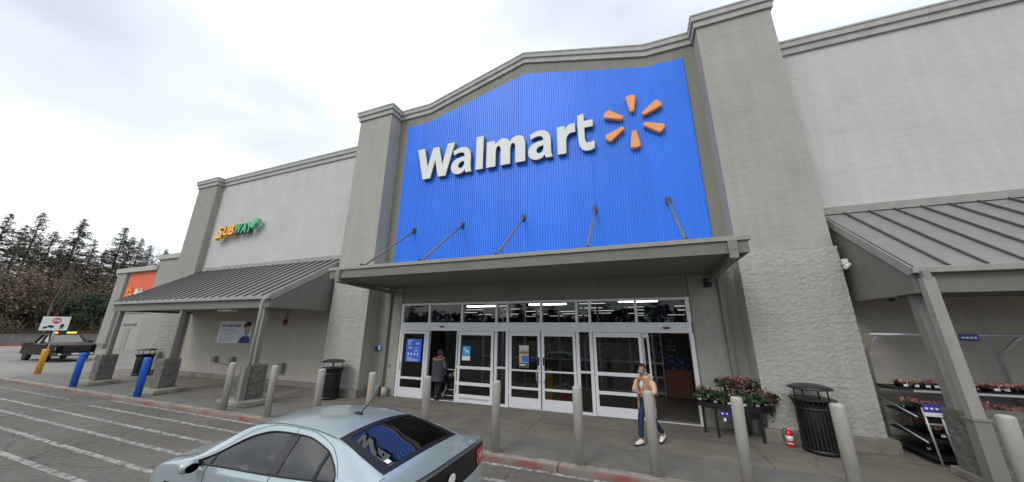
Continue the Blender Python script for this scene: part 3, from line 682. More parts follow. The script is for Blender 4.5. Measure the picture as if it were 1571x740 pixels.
p = poster('service_animal_poster', 'sky blue poster with white dog figure on left sliding door', -5.84, -5.53, 1.36, 1.83, mat('sky blue poster', (.04, .33, .70), .5), y=10.465)
bm = nb(); y = 10.462; box(bm, -5.84, -5.53, y, 10.465, 1.36, 1.50)
prism(bm, [(-5.79, 1.74), (-5.76, 1.77), (-5.73, 1.75), (-5.70, 1.70), (-5.66, 1.68), (-5.60, 1.69), (-5.57, 1.66), (-5.57, 1.58), (-5.59, 1.58), (-5.60, 1.63), (-5.64, 1.64), (-5.68, 1.63), (-5.70, 1.57), (-5.72, 1.57), (-5.72, 1.66), (-5.76, 1.71)], y, 10.465)
obj('dog_figure', bm, M_text, p)
p = poster('door_poster', 'yellow and blue poster with beach scene on left of the double doors', -3.75, -3.42, 1.22, 1.90, mat('sand poster', (.62, .42, .16), .6, var=.3, vscale=9), y=10.52)
bm = nb(); box(bm, -3.745, -3.425, 10.516, 10.52, 1.78, 1.895); obj('sky_print', bm, mat('pale sky print', (.35, .55, .62), .7), p)
bm = nb(); box(bm, -3.66, -3.425, 10.516, 10.52, 1.38, 1.58); obj('blue_print', bm, mat('blue print', (.04, .17, .6), .7), p)
bm = nb(); box(bm, -3.745, -3.425, 10.516, 10.52, 1.225, 1.36); obj('dark_print', bm, mat('slate print', (.06, .12, .15), .7), p)
bm = nb(); box(bm, -3.72, -3.54, 10.512, 10.516, 1.28, 1.31); obj('caption_bar', bm, M_text, p)
bm = nb(); box(bm, -3.745, -3.425, 10.514, 10.516, 1.64, 1.71); obj('green_print', bm, mat('green print', (.03, .25, .2), .7), p)
bm = nb(); disc(bm, -3.59, 1.68, .05, .06, 10.511, 10.514); obj('face_print', bm, mat('reddish print', (.5, .12, .07), .7), p)
# hiring board in the right opening
hb = thing('hiring_board', "dark tall board reading We're hiring inside the right doorway", 'sign', (1.22, 14.3, 0))
bm = nb(); box(bm, .78, 1.68, 14.2, 14.4, 0, 2.35); obj('board', bm, mat('black board', (.02, .018, .018), .5), hb)
bm = nb(); box(bm, .79, 1.67, 14.185, 14.2, .02, .98); obj('brown_panel', bm, mat('brown panel', (.34, .15, .08), .6), hb)
bm = nb(); box(bm, .84, 1.60, 14.185, 14.2, .99, 1.5); obj('picture_panel', bm, mat('navy picture', (.02, .04, .13), .6, col2=(.2, .25, .4), c2scale=9, c2pos=(.55, .6)), hb)
bm = nb(); box(bm, 1.1, 1.62, 14.19, 14.2, 2.24, 2.33); obj('red_strip', bm, mat('red strip', (.25, .02, .015), .6), hb)
obj('board_text', text_bm("We're", (.92, 1.24, 1.78, 1.87), .004, bold=.02, plane_y=14.194), M_grey, hb); obj('board_text', text_bm("hiring", (.92, 1.24, 1.64, 1.75), .004, bold=.02, plane_y=14.194), M_grey, hb)
bm = nb()
for k in range(6):
    a = PI/2+k*PI/3; bar(bm, (1.08+.04*math.cos(a), 14.194, 2.02+.04*math.sin(a)), (1.08+.10*math.cos(a), 14.194, 2.02+.10*math.sin(a)), .03, .008, upv=(0, 1, 0))
obj('spark', bm, mat('gold spark', (.5, .28, .03), .5), hb)
# blue panels behind the transom: hanging Welcome sign, and a painted glass reflection
def hang(x0, x1, z0, z1, label, y=11.6):
    o = thing('sign_and_reflection', label, 'sign', ((x0+x1)/2, y, z0)); bm = nb(); box(bm, x0, x1, y, y+.03, z0, z1); obj('transom_panel', bm, mat('navy sign and reflection', (.02, .035, .16), .5), o)
    bm = nb()
    for a, b, c, d in ((x0, x1, z0-.015, z0), (x0, x1, z1, z1+.015), (x0-.015, x0, z0-.015, z1+.015), (x1, x1+.015, z0-.015, z1+.015)): box(bm, a, b, y-.002, y+.032, c, d)
    obj('panel_border', bm, M_grey, o); return o
def bpx(x, z, y): # scale a point of the door plane out to depth y as seen from the middle of the road
    return x*y/YD, 2.4+(z-2.4)*y/YD
h = hang(-7.55, -6.97, 2.75, 3.05, 'navy hanging sign with Welcome lettering behind the left transom', 11.4)
obj('sign_text', text_bm('Welcome', (-7.42, -7.10, 2.88, 2.96), .004, bold=.0, plane_y=11.394), mat('dim lettering', (.15, .18, .28), .7), h)
h2 = hang(.22, .80, 2.80, 3.15, 'painted glass reflection of blue panel with dark tree, built as a sheet behind the right transom', 11.4)  # added panel: paints the reflection of blue and a dark tree in the glass
bm = nb(); prism(bm, [(.42, 2.81), (.46, 2.95), (.50, 3.08), (.53, 3.1), (.56, 3.05), (.60, 2.95), (.63, 2.81)], 11.394, 11.4); obj('reflected_tree', bm, M_black, h2)  # dark tree of that reflection, made as a flat shape

# ---------------------------------------------------------------- lamps inside the store
M_lamp = mat('lamp tube', (1, 1, 1), .5, emis=(1, .93, .80), es=2.0)
M_lamp2 = mat('near lamp tube', (1, 1, 1), .5, emis=(1, .93, .80), es=30)
def lamp(x0, x1, y, z, label, d=.12, grp=None):
    o = thing('strip_light', label, 'ceiling light', ((x0+x1)/2, y, z), grp)
    bm = nb(); box(bm, x0, x1, y-d/2, y+d/2, z, z+.05); obj('lamp_tube', bm, M_lamp if grp else M_lamp2, o)
    bm = nb(); box(bm, x0-.02, x1+.02, y-d/2-.02, y+d/2+.02, z+.05, z+.11); obj('lamp_housing', bm, M_dark, o); return o
lamp(-8.3, -6.75, 15.2, 3.52, 'bright long ceiling light seen in the left transom'); lamp(-4.9, -3.1, 15.2, 3.55, 'bright long ceiling light seen above the double doors'); lamp(-.75, .85, 15.2, 3.60, 'bright long ceiling light seen in the right transom')
src = None; first = True
for j, y in enumerate((24, 29, 34, 39.5, 46, 53)):
    for i in range(9):
        x = -23.5 + i*4.4 + (j % 2)*.8
        if x*YD/y < -6.5 and j < 3: continue
        if src is None:
            src = lamp(x, x+2.2, y, 4.55, 'row of small fluorescent ceiling lights deep inside the store', .10, 'fluorescent lights in rows deep inside the store')
        elif (i*5+j*3) % 7 != 0: dup(src, (x+1.5, y, 4.55+.03*((i*7+j) % 3)))
# shelving in the shop
bm = None
for k in range(5):
    x = -12+k*4.6; y = 24+3*(k % 2)
    o = thing('store_shelf', 'stocked shelf unit %s inside the dark shop' % ['at far left', 'behind left sliding door', 'behind double doors', 'behind right sliding door', 'at far right'][k], 'shelf', (x, y, 0))
    bm = nb()
    for z in (0, .5, 1.0, 1.5, 2.0): box(bm, x-1.5, x+1.5, y-.3, y+.3, z, z+.04)
    box(bm, x-1.5, x+1.5, y+.3, y+.34, 0, 2.1); obj('shelf_frame', bm, M_grey, o)
    bm = nb()
    for z in (.04, .54, 1.04, 1.54):
        xx = x-1.45
        while xx < x+1.35:
            w_ = random.uniform(.12, .3); box(bm, xx, xx+w_*.9, y-.25, y+.2, z, z+random.uniform(.2, .4)); xx += w_
    obj('goods', bm, mat('shelf goods', (.22, .12, .08), .6, col2=(.06, .12, .3), c2scale=3, island=.8), o)

# ---------------------------------------------------------------- bollards
BX = [-11.8, -9.85, -8.02, -6.30, -4.66, -2.94, -1.23, .07, 1.39, 2.72, 4.46]
BL = ['light grey bollard beside the stone pier under left awning, farthest left of the grey ones', 'light grey bollard second from left, just right of the awning pier', 'light grey bollard in front of the left black litter bin', 'light grey bollard with an orange scuff mark on its side',
      'light grey bollard in front of the left open doorway', 'light grey bollard in front of the double doors, right of silver car', 'light grey bollard in front of the right sliding door', 'light grey bollard standing in front of the walking person',
      'light grey bollard in front of the flower table', 'light grey bollard in front of the right black litter bin', 'light grey bollard nearest the right stone pier and plant rack']
def bollard(x, y, h, r, m, label, grp, z=0):
    o = thing('bollard', label, 'bollard', (x, y, z), grp); o.rotation_euler = (random.gauss(0, .008), random.gauss(0, .008), random.random()*6 if 'scuff' not in label else 0)
    bm = nb(); lathe(bm, [(r, 0), (r, h-r*.55), (r*.985, h-r*.4), (r*.9, h-r*.2), (r*.7, h-r*.07), (r*.35, h-.004), (0, h)], (x, y, z), 24); obj('bollard_sleeve', bm, m, o)
    bm = nb(); lathe(bm, [(r*1.12, 0), (r*1.12, .012), (r*1.0, .02)], (x, y, z), 24); obj('bollard_footing', bm, M_kerb, o)
    return o
for i, x in enumerate(BX):
    o = bollard(x, 6.80, 1.355, .088, M_boll, BL[i], 'grey bollards along the kerb')
    if i == 3:
        bm = nb(); 
        g = [[bm.verts.new((x+.0905*math.cos(a), 6.8+.0905*math.sin(a), z)) for a in (math.radians(-95+5*k) for k in range(5))] for z in (.88, 1.13)]
        for k in range(4): bm.faces.new((g[0][k], g[0][k+1], g[1][k+1], g[1][k]))
        obj('scuff_mark', bm, M_bollyel, o)
bollard(-21.75, 6.88, 1.33, .105, M_bollblue, 'blue bollard in front of the far left stone pier', 'blue bollards'); bollard(-16.75, 6.85, 1.33, .105, M_bollblue, 'blue bollard in front of the middle awning pier', 'blue bollards')
yb = bollard(-30.3, 8.2, 1.29, .12, M_bollyel, 'leaning yellow bollard at the foot of the crossing sign', None, z=-.1)
if 'group' in yb: del yb['group']
# crossing sign on the yellow bollard
cs = thing('crossing_sign', 'white board with red stop disc and black vehicle and pedestrian figures on grey pole', 'sign', (-30.3, 8.25, -.1))
cx_, cy_ = -30.3, 8.25
bm = nb(); tube(bm, [(-30.3, 8.25, 1.1), (-30.3, 8.25, 2.75)], .04, 8); obj('sign_pole', bm, M_steel, cs)
# board faces the camera side, turned towards the car park
xd = Vector((.62, .78, 0)).normalized()
def onb(u, v, d=0):
    nrm = Vector((xd.y, -xd.x, 0)); p = Vector((-30.3, 8.2, 2.53)) + xd*u*.72 + Vector((0, 0, v*.88)) + nrm*(.05+d); return p
def plate(bm, pts, d0, d1):
    A = [bm.verts.new(onb(u, v, d0)) for u, v in pts]; B = [bm.verts.new(onb(u, v, d1)) for u, v in pts]; n = len(pts)
    bm.faces.new(A); bm.faces.new(B[::-1])
    for i in range(n): bm.faces.new((A[i], B[i], B[(i+1)%n], A[(i+1)%n]))
bm = nb(); plate(bm, [(-.70, -.42), (.70, -.42), (.70, .42), (-.70, .42)], 0, .02); obj('sign_board', bm, mat('sign white', (.66, .68, .68), .5), cs)
bm = nb(); plate(bm, [(.05+.24*math.cos(PI/8+k*PI/4), .17+.19*math.sin(PI/8+k*PI/4)) for k in range(8)], .02, .026); obj('stop_octagon', bm, mat('stop red', (.60, .02, .02), .5), cs)
tb = text_bm('STOP', (-.13, .23, .10, .24), .004, bold=.02)
for v in tb.verts: v.co = onb(v.co.x, v.co.z, .028-v.co.y)
obj('stop_word', tb, M_text, cs)
bm = nb(); plate(bm, [(-.55, -.3), (-.5, -.2), (-.35, -.18), (-.25, -.1), (-.02, -.12), (.0, -.24), (-.12, -.26), (-.3, -.24), (-.42, -.32)], .02, .026); obj('vehicle_figure', bm, M_black, cs)
bm = nb(); plate(bm, [(.28, -.33), (.33, -.2), (.27, -.15), (.33, -.05), (.40, .0), (.45, -.05), (.52, -.12), (.46, -.18), (.46, -.32), (.41, -.32), (.4, -.22), (.34, -.33)], .02, .026); obj('pedestrian_figure', bm, M_black, cs)

# ---------------------------------------------------------------- litter bins
def litter_bin(x, y, label):
    o = thing('litter_bin', label, 'litter bin', (x, y, 0), 'black slatted litter bins')
    r, h = .31, 1.02
    bm = nb()
    for k in range(30):
        a = 2*PI*k/30; c, s = math.cos(a), math.sin(a); t = Vector((-s, c, 0))
        pr = [(r, .05), (r, h-.16), (r+.03, h-.07), (r+.085, h)]
        for i in range(3):
            p0 = Vector((x+pr[i][0]*c, y+pr[i][0]*s, pr[i][1])); p1 = Vector((x+pr[i+1][0]*c, y+pr[i+1][0]*s, pr[i+1][1]))
            bar(bm, p0, p1, .042, .009, upv=(c, s, 0))
    obj('slats', bm, M_black, o)
    bm = nb(); lathe(bm, [(r+.012, .03), (r+.018, .05), (r+.012, .09)], (x, y, 0), 30); obj('base_ring', bm, M_black, o)
    bm = nb(); lathe(bm, [(r+.006, h-.2), (r+.012, h-.18), (r+.006, h-.15)], (x, y, 0), 30); obj('middle_ring', bm, M_black, o)
    bm = nb(); lathe(bm, [(r+.075, h-.012), (r+.10, h), (r+.075, h+.012)], (x, y, 0), 30); obj('top_ring', bm, M_black, o)
    bm = nb(); lathe(bm, [(0, .06), (r-.03, .06), (r-.03, h-.06), (r-.05, h-.05), (r-.06, h-.3)], (x, y, 0), 24); obj('liner', bm, mat('bin liner', (.01, .01, .01), .6), o)
    bm = nb(); lathe(bm, [(0, 1.225), (.36, 1.215), (.39, 1.225), (.39, 1.24), (.33, 1.275), (.22, 1.305), (.1, 1.32), (0, 1.325)], (x, y, 0), 30); obj('lid', bm, mat('bin lid paint', (.022, .024, .027), .35), o)
    for k in range(4):
        a = PI/4+k*PI/2; c, s = math.cos(a), math.sin(a)
        bm = nb(); bar(bm, (x+.30*c, y+.30*s, .95), (x+.30*c, y+.30*s, 1.23), .03, .018, upv=(c, s, 0)); obj('lid_post', bm, M_black, o)
    return o
litter_bin(3.34, 9.36, 'black slatted litter bin with domed lid beside the fire extinguisher'); litter_bin(-10.45, 9.28, 'black slatted litter bin with domed lid in front of left tower'); litter_bin(-24.1, 9.75, 'black litter bin with flat lid near far pilaster behind blue bollard')

# ---------------------------------------------------------------- plants
M_leaf = mat('leaf', (.028, .055, .018), .5, island=.6); M_leafr = mat('bronze leaf', (.09, .05, .03), .5, island=.6)
M_pink = mat('pink petals', (.38, .15, .14), .6, island=.6); M_yell = mat('yellow petals', (.45, .32, .12), .6, island=.5); M_pale = mat('pale pink petals', (.62, .35, .32), .6, island=.4)
M_pot = mat('black pot', (.012, .013, .016), .5); M_label = mat('plant tag', (.7, .7, .7), .6)
def plant(x, y, z, label, grp, pr=.085, ph=.13, fr=.16, fh=.2, nl=60, nf=24, pm=M_pink, lm=M_leaf, leaf=.045, tagon=True, seed=0, name='potted_plant'):
    rnd = random.Random(seed); o = thing(name, label, 'plant', (x, y, z), grp)
    bm = nb(); lathe(bm, [(0, .004), (pr*.78, .0), (pr, ph), (pr*1.06, ph), (pr*1.06, ph-.012), (pr*.95, ph-.012), (0, ph-.02)], (x, y, z), 14); obj('pot', bm, M_pot, o)
    bm = nb()
    def leafq(c, s, m=None):
        d = Vector((rnd.gauss(0, 1), rnd.gauss(0, 1), rnd.gauss(0, .7))).normalized(); u = d.orthogonal().normalized(); u = (Matrix.Rotation(rnd.random()*6.3, 3, d) @ u); t = d.cross(u)
        a = c+u*s; b = c+t*s*.55; e_ = c-u*s; g = c-t*s*.55
        return a, b, e_, g
    for i in range(nl):
        a = rnd.random()*2*PI; rr = fr*math.sqrt(rnd.random()); zz = ph*.9+fh*rnd.random()*(1-.5*rr/fr); c = Vector((x+rr*math.cos(a), y+rr*math.sin(a), z+zz))
        if i % 4 == 0: bar(bm, (x+rr*.2*math.cos(a), y+rr*.2*math.sin(a), z+ph*.8), c, .006)
        bm.faces.new([bm.verts.new(p) for p in leafq(c, leaf*rnd.uniform(.6, 1.3))])
    obj('leaves', bm, lm, o, recalc=False)
    if nf:
        bm = nb()
        for i in range(nf):
            a = rnd.random()*2*PI; rr = fr*.9*math.sqrt(rnd.random()); c = Vector((x+rr*math.cos(a), y+rr*math.sin(a), z+ph*.9+fh*rnd.uniform(.65, 1.15)*(1-.3*rr/fr)))
            for q in range(3):
                cc = c+Vector((rnd.gauss(0, .012), rnd.gauss(0, .012), rnd.gauss(0, .012))); bm.faces.new([bm.verts.new(p) for p in leafq(cc, .02*rnd.uniform(.8, 1.3))])
        obj('flowers', bm, pm, o, recalc=False)
    if tagon:
        bm = nb(); bar(bm, (x-.035, y-pr-.012, z+ph*.62), (x+.035, y-pr-.012, z+ph*.66), .006, .045); obj('price_tag', bm, M_label, o)
    return o
# half-round black table
tbx, tby = 2.02, 9.98
tt = thing('display_table', 'black half-round display table full of flowering pots beside doorway', 'table', (tbx, tby, 0))
bm = nb(); poly = [(tbx-.82, tby+.10)]+[(tbx+.82*math.cos(a), tby+.05+.62*math.sin(a)) for a in (PI+PI*i/18 for i in range(19))]+[(tbx+.82, tby+.1)]
prism(bm, poly, .66, .70, 'xy'); obj('tabletop', bm, M_black, tt)
bm = nb(); A = [(p[0], p[1]-.005, .62) for p in poly]; B = [(p[0], p[1]-.005, .76) for p in poly]; strip(bm, A, B, True); obj('rim', bm, M_black, tt)
bm = nb(); prism(bm, [(tbx-.35, tby+.08)]+[(tbx+.08+.42*math.cos(a), tby+.05+.36*math.sin(a)) for a in (PI+PI*i/12 for i in range(13))]+[(tbx+.5, tby+.08)], .93, .96, 'xy')
for dx, dy in ((-.3, 0), (.45, 0), (.05, -.28)): bar(bm, (tbx+dx, tby+dy, .70), (tbx+dx, tby+dy, .94), .03, .03, upv=(0, 1, 0))
obj('upper_shelf', bm, M_black, tt)
for dx, dy in ((-.70, -.0), (-.48, -.34), (-.02, -.5), (.38, -.42), (.68, -.12), (.2, .05)):
    bm = nb(); bar(bm, (tbx+dx, tby+dy, 0), (tbx+dx, tby+dy, .66), .05, .05, upv=(0, 1, 0)); obj('leg', bm, M_black, tt)
GRP = 'flowering pots on the black display table'
spots = [(-.68, -.08, .70, M_yell, M_leaf, 'green leafy plant with cream flowers at left end of display table'), (-.50, -.32, .70, M_yell, M_leaf, 'green plant with yellow-green leaves in front on left of display table'),
 (-.22, -.42, .70, M_pale, M_leaf, 'low plant with few flowers behind the bollard on display table'), (.08, -.48, .70, M_pink, M_leaf, 'flowerless dark plant at the front middle of display table'), (.36, -.42, .70, M_pink, M_leaf, 'pink flowered pot with white tag on lower level, front right of table'),
 (.58, -.26, .70, M_pink, M_leafr, 'reddish leafed pot near right end of display table'), (.72, -.05, .70, M_pink, M_leaf, 'pot with trailing green leaves at the right end of display table'),
 (-.12, -.05, .96, M_pink, M_leaf, 'pink begonia on left of the upper table shelf'), (.10, -.2, .96, M_pink, M_leafr, 'pink begonia at the front of the upper table shelf'), (.34, -.05, .96, M_pink, M_leaf, 'tall pink begonia on right of the upper table shelf')]
for i, (dx, dy, z, pm, lm, lb) in enumerate(spots):
    plant(tbx+dx*.94, tby+dy, z, lb, GRP, nl=170, nf=(22 if i in (7, 8, 9, 4, 5) else 9), pm=pm, lm=lm, seed=i, fr=.24, fh=.28, leaf=.052)
bk = thing('empty_tray', 'stack of empty black plant trays on the display table', 'tray', (tbx-.42, tby+.02, .70))
bm = nb()
for k in range(4):
    z = .70+.05*k
    for a, b, c, d in ((-.62, -.22, -.13, -.12), (-.62, -.22, .10, .11), (-.62, -.61, -.12, .1), (-.23, -.22, -.12, .1)): box(bm, tbx+a, tbx+b, tby+c, tby+d, z, z+.045)
box(bm, tbx-.61, tbx-.23, tby-.11, tby+.09, .86, .865)
obj('trays', bm, M_black, bk)
pc = thing('price_card', 'small purple price card hanging below the display table', 'price card', (1.66, 9.5, .42))
bm = nb(); box(bm, 1.60, 1.80, 9.50, 9.505, .48, .61); obj('card', bm, mat('purple card', (.05, .03, .25), .5), pc)
bm = nb(); disc(bm, 1.65, .55, .02, .02, 9.496, 9.5, 6); disc(bm, 1.74, .55, .02, .02, 9.496, 9.5, 6); box(bm, 1.66, 1.71, 9.5, 9.504, .39, .46); obj('card_marks', bm, M_text, pc)
# fire extinguisher
fe = thing('fire_extinguisher', 'small red fire extinguisher standing on sidewalk next to the litter bin', 'fire extinguisher', (2.86, 9.52, 0))
bm = nb(); lathe(bm, [(0, 0), (.062, .005), (.066, .02), (.066, .27), (.058, .30), (.035, .325), (.02, .33)], (2.86, 9.52, 0), 18); obj('cylinder', bm, mat('extinguisher red', (.62, .01, .01), .25, coat=.5), fe)
bm = nb(); lathe(bm, [(.0675, .12), (.0675, .22)], (2.86, 9.52, 0), 18); lathe(bm, [(.0676, .06), (.0676, .085)], (2.86, 9.52, 0), 18); obj('label_band', bm, M_whitep, fe)
bm = nb(); lathe(bm, [(.02, .33), (.02, .36), (0, .365)], (2.86, 9.52, 0), 10); bar(bm, (2.86, 9.52, .36), (2.98, 9.50, .375), .02, .01); bar(bm, (2.86, 9.52, .345), (2.97, 9.50, .34), .02, .01); obj('valve_lever', bm, M_steel, fe)
bm = nb(); tube(bm, [(2.84, 9.52, .35), (2.78, 9.5, .36), (2.74, 9.49, .30), (2.745, 9.49, .18), (2.755, 9.49, .10)], .009, 8); obj('hose', bm, M_black, fe)
# plant rack at right
rk = thing('plant_rack', 'tall galvanised tube plant rack with black trays under the right awning', 'rack', (6.1, 9.9, 0))
rx0, rx1, ry0, ry1 = 4.92, 7.05, 9.55, 10.35
M_tray = mat('black tray', (.015, .015, .015), .6)
bm = nb()
for x in (rx0, rx1, 9.2):
    tube(bm, [(x, ry1, 0), (x, ry1, 1.95), (x, 9.75, 2.36)], .036, 8); tube(bm, [(x, ry1, .62), (x, 9.2, .40)], .014, 6); tube(bm, [(x, ry1, 1.02), (x, 9.3, .82)], .014, 6)
tube(bm, [(4.75, 9.72, 2.36), (7.3, 9.72, 2.36)], .03, 8); tube(bm, [(rx0, ry1, 1.2), (9.2, ry1, 1.2)], .02, 6)
obj('rack_frame', bm, M_steel, rk)
for z, yy in ((1.24, 9.75),):
    bm = nb(); box(bm, rx0, 9.3, yy-.02, ry1+.05, z, z+.04); obj('shelf', bm, M_tray, rk)
    bm = nb(); box(bm, rx0-.02+.3, 9.32, yy-.04, yy-.02, z-.02, z+.02); obj('shelf_edge', bm, M_steel, rk)
for z in (.42, .80, .12):
    bm = nb(); prism(bm, [(9.28, z-.02), (10.3, z+.02), (10.3, z+.05), (9.28, z+.01)], rx0+.05, 8.9, 'yz'); obj('shelf', bm, M_tray, rk)
bm = nb()
for x in (5.05, 5.28): tube(bm, [(x, 9.24, 0), (x-.06, 9.24, 1.0)], .018, 6)
for z in (.72, .92): bar(bm, (4.98, 9.24, z), (5.32, 9.24, z), .02, .03)
obj('rack_frame', bm, M_steel, rk)
for i, (x0, x1, z0, z1) in enumerate(((4.98, 5.30, .86, 1.08), (6.12, 6.40, 2.24, 2.38))):
    o = thing('price_sign', ['purple and white price sign clipped low on the plant rack', 'purple price sign hanging from the top tube of the plant rack'][i], 'price sign', ((x0+x1)/2, 9.2, z0))
    y = 9.2 if i == 0 else 9.68
    bm = nb(); box(bm, x0, x1, y, y+.01, z0, z1); obj('sign_face', bm, mat('purple sign face', (.06, .05, .30), .5), o)
    bm = nb()
    for k in range(4): disc(bm, x0+.05+k*(x1-x0-.1)/3, (z0+z1)/2+(.03 if i == 0 else 0), .026, .022, y-.004, y, 6)
    if i == 0: box(bm, x0, x1, y-.003, y, z0-.0, z0+.07)
    obj('white_marks', bm, M_text, o)
G2 = 'small flowering pots in a row on the plant rack'
srcs = [plant(5.15, 9.86, 1.28, 'small dark leaved pot with pink blooms on top shelf of plant rack', G2, pr=.05, ph=.08, fr=.075, fh=.07, nl=30, nf=14, pm=pm, lm=M_leafr, leaf=.028, seed=40+i) for i, pm in enumerate((M_pale, M_yell, M_pink))]
k = 0
for i in range(22):
    for j in range(2):
        if i < 3 and j == 0: srcs[i].location = (5.15+i*.17, 9.86, 1.28); continue
        dup(srcs[(i*2+j*5) % 3 if i % 4 else 0], (5.15+i*.17, 9.86+j*.2, 1.28), rotz=random.random()*6)
G3 = 'pink flowered pots on lower shelves of the plant rack'
big = [plant(5.35, 9.5, z, lb, None, pr=.07, ph=.1, fr=.14, fh=.13, nl=50, nf=44, pm=pm, lm=M_leaf, leaf=.035, seed=60+q, tagon=True) for q, (z, pm, lb) in enumerate(((.83, M_pink, 'pink flowered pot at left of middle rack shelf behind price sign'), (.45, M_pink, 'salmon flowered pot at left of low rack shelf')))]
big[0].location = (5.65, 9.6, .83); big[1].location = (5.25, 9.45, .44)
for o in big: o['group'] = G3
LB = ['second pink flowered pot on the low rack shelf', 'third flowered pot on the low rack shelf near stone pier', 'flowered pot on middle rack shelf above the stone pier', 'red flowered pot on middle rack shelf right of downpipe', 'pot on middle rack shelf behind the rightmost bollard', 'right end pot on the middle rack shelf']
for x, y, z in [(5.2+.24*i+.05*random.random(), 9.75+.05*random.random(), .46) for i in range(11)]+[(5.15+.26*i, 9.85, .84) for i in range(11)]+[(5.2+.25*i, 9.62, .15) for i in range(9)]:
    dup(big[random.random() < .5], (x, y, z), rotz=random.random()*6, label='flowering pot among the crowded back rows of lower rack shelves', scale=random.uniform(.85, 1.15))
for i, (x, y, z) in enumerate(((5.5, 9.45, .44), (5.75, 9.5, .44), (6.05, 9.6, .83), (6.5, 9.6, .83), (6.9, 9.6, .83), (7.3, 9.6, .83))): dup(big[i % 2], (x, y, z), rotz=i, label=LB[i])

# ---------------------------------------------------------------- small wall things
sc1 = thing('security_camera', 'white bullet security camera on the gable panel of right awning', 'camera', (4.72, 9.7, 3.9))
bm = nb(); box(bm, 4.64, 4.74, 9.72, 9.80, 3.93, 4.07, .01); tube(bm, [(4.69, 9.72, 3.98), (4.69, 9.62, 3.92)], .015, 8); obj('mount', bm, M_whitep, sc1)
bm = nb(); tube(bm, [(4.72, 9.66, 3.92), (4.56, 9.52, 3.84)], .045, 12); obj('camera_body', bm, M_whitep, sc1)
sc2 = thing('dome_camera', 'white dome security camera beneath the right awning', 'camera', (5.0, 9.4, 3.1))
bm = nb(); lathe(bm, [(0, 3.19), (.1, 3.19), (.1, 3.12), (.08, 3.10)], (5.0, 9.2, 0), 16); obj('housing', bm, M_whitep, sc2); bm = nb(); lathe(bm, [(.07, 3.11), (.06, 3.05), (0, 3.02)], (5.0, 9.2, 0), 16); obj('lens_dome', bm, M_black, sc2)
sp = thing('wall_speaker', 'small black loudspeaker box under canopy at right of doors', 'speaker', (1.93, 10.48, 3.66))
bm = nb(); box(bm, 1.84, 2.02, 10.36, 10.52, 3.60, 3.84, .012); obj('cabinet', bm, M_black, sp); bm = nb(); box(bm, 1.86, 2.0, 10.352, 10.36, 3.63, 3.81); obj('grille', bm, M_dark, sp)
ac = thing('access_sign', 'small blue wheelchair access sign on wall beside left downpipe', 'sign', (-9.36, 10.5, 1.66))
bm = nb(); box(bm, -9.50, -9.35, 10.36, 10.37, 1.60, 1.80); obj('sign_plate', bm, mat('access blue', (.04, .2, .6), .5), ac)
bm = nb(); disc(bm, -9.42, 1.765, .014, .014, 10.355, 10.36, 8); prism(bm, [(-9.44, 1.75), (-9.41, 1.75), (-9.40, 1.70), (-9.37, 1.65), (-9.39, 1.64), (-9.42, 1.685), (-9.45, 1.68)], 10.355, 10.36); box(bm, -9.47, -9.38, 10.355, 10.36, 1.615, 1.63); obj('wheelchair_mark', bm, M_text, ac)
cb = thing('call_box', 'small black intercom box on wall left of access sign', 'intercom', (-9.62, 10.52, 1.6))
bm = nb(); box(bm, -9.70, -9.56, 10.46, 10.54, 1.56, 1.70, .01); obj('housing', bm, M_black, cb); bm = nb(); lathe(bm, [(.02, 0), (0, -.006)], (-9.63, 10.458, 1.64), 10, axis='y'); obj('button', bm, M_steel, cb)
ct = thing('sensor_box', 'thin grey call button strip beside leftmost glass door', 'switch', (-9.0, 10.5, 1.2))
bm = nb(); box(bm, -9.02, -8.97, 10.50, 10.54, 1.0, 1.12); obj('strip', bm, M_grey, ct); bm = nb(); box(bm, -9.01, -8.98, 10.494, 10.5, 1.03, 1.09); obj('button', bm, M_black, ct)
JL = ['grey electrical box with conduit, left one below the banner', 'grey electrical box right of the first, below the banner', 'larger pale utility box low on the wall behind second bollard']
for i, (a, b, z0, z1) in enumerate(((-19.86, -19.56, .76, 1.02), (-18.52, -18.24, .84, 1.04), (-15.1, -14.72, .50, .90))):
    o = thing('electrical_box', JL[i], 'electrical box', ((a+b)/2, 10.5, z0)); m = M_post if i < 2 else mat('pale box', (.22, .21, .19), .5)
    bm = nb(); box(bm, a, b, 10.42, 10.585, z0, z1, .012); obj('box_body', bm, m, o)
    bm = nb(); box(bm, a+.02, b-.02, 10.41, 10.42, z0+.02, z1-.02); obj('box_cover', bm, m, o)
    if i == 0:
        bm = nb(); tube(bm, [(-19.56, 10.55, .80), (-19.2, 10.56, .68), (-18.6, 10.56, .64), (-18.6, 10.56, .84)], .014, 6); obj('conduit', bm, M_post, o)
al = thing('fire_alarm', 'small red fire alarm bell hanging on wall below the left awning', 'fire alarm', (-15.3, 10.5, 2.6))
bm = nb(); lathe(bm, [(.14, 0), (.14, -.03), (.10, -.07), (0, -.08)], (-15.25, 10.58, 2.64), 16, axis='y'); obj('bell', bm, mat('alarm red', (.22, .02, .015), .4), al)
bm = nb(); tube(bm, [(-15.2, 10.56, 2.76), (-15.18, 10.56, 3.2)], .012, 6); obj('conduit', bm, M_black, al)
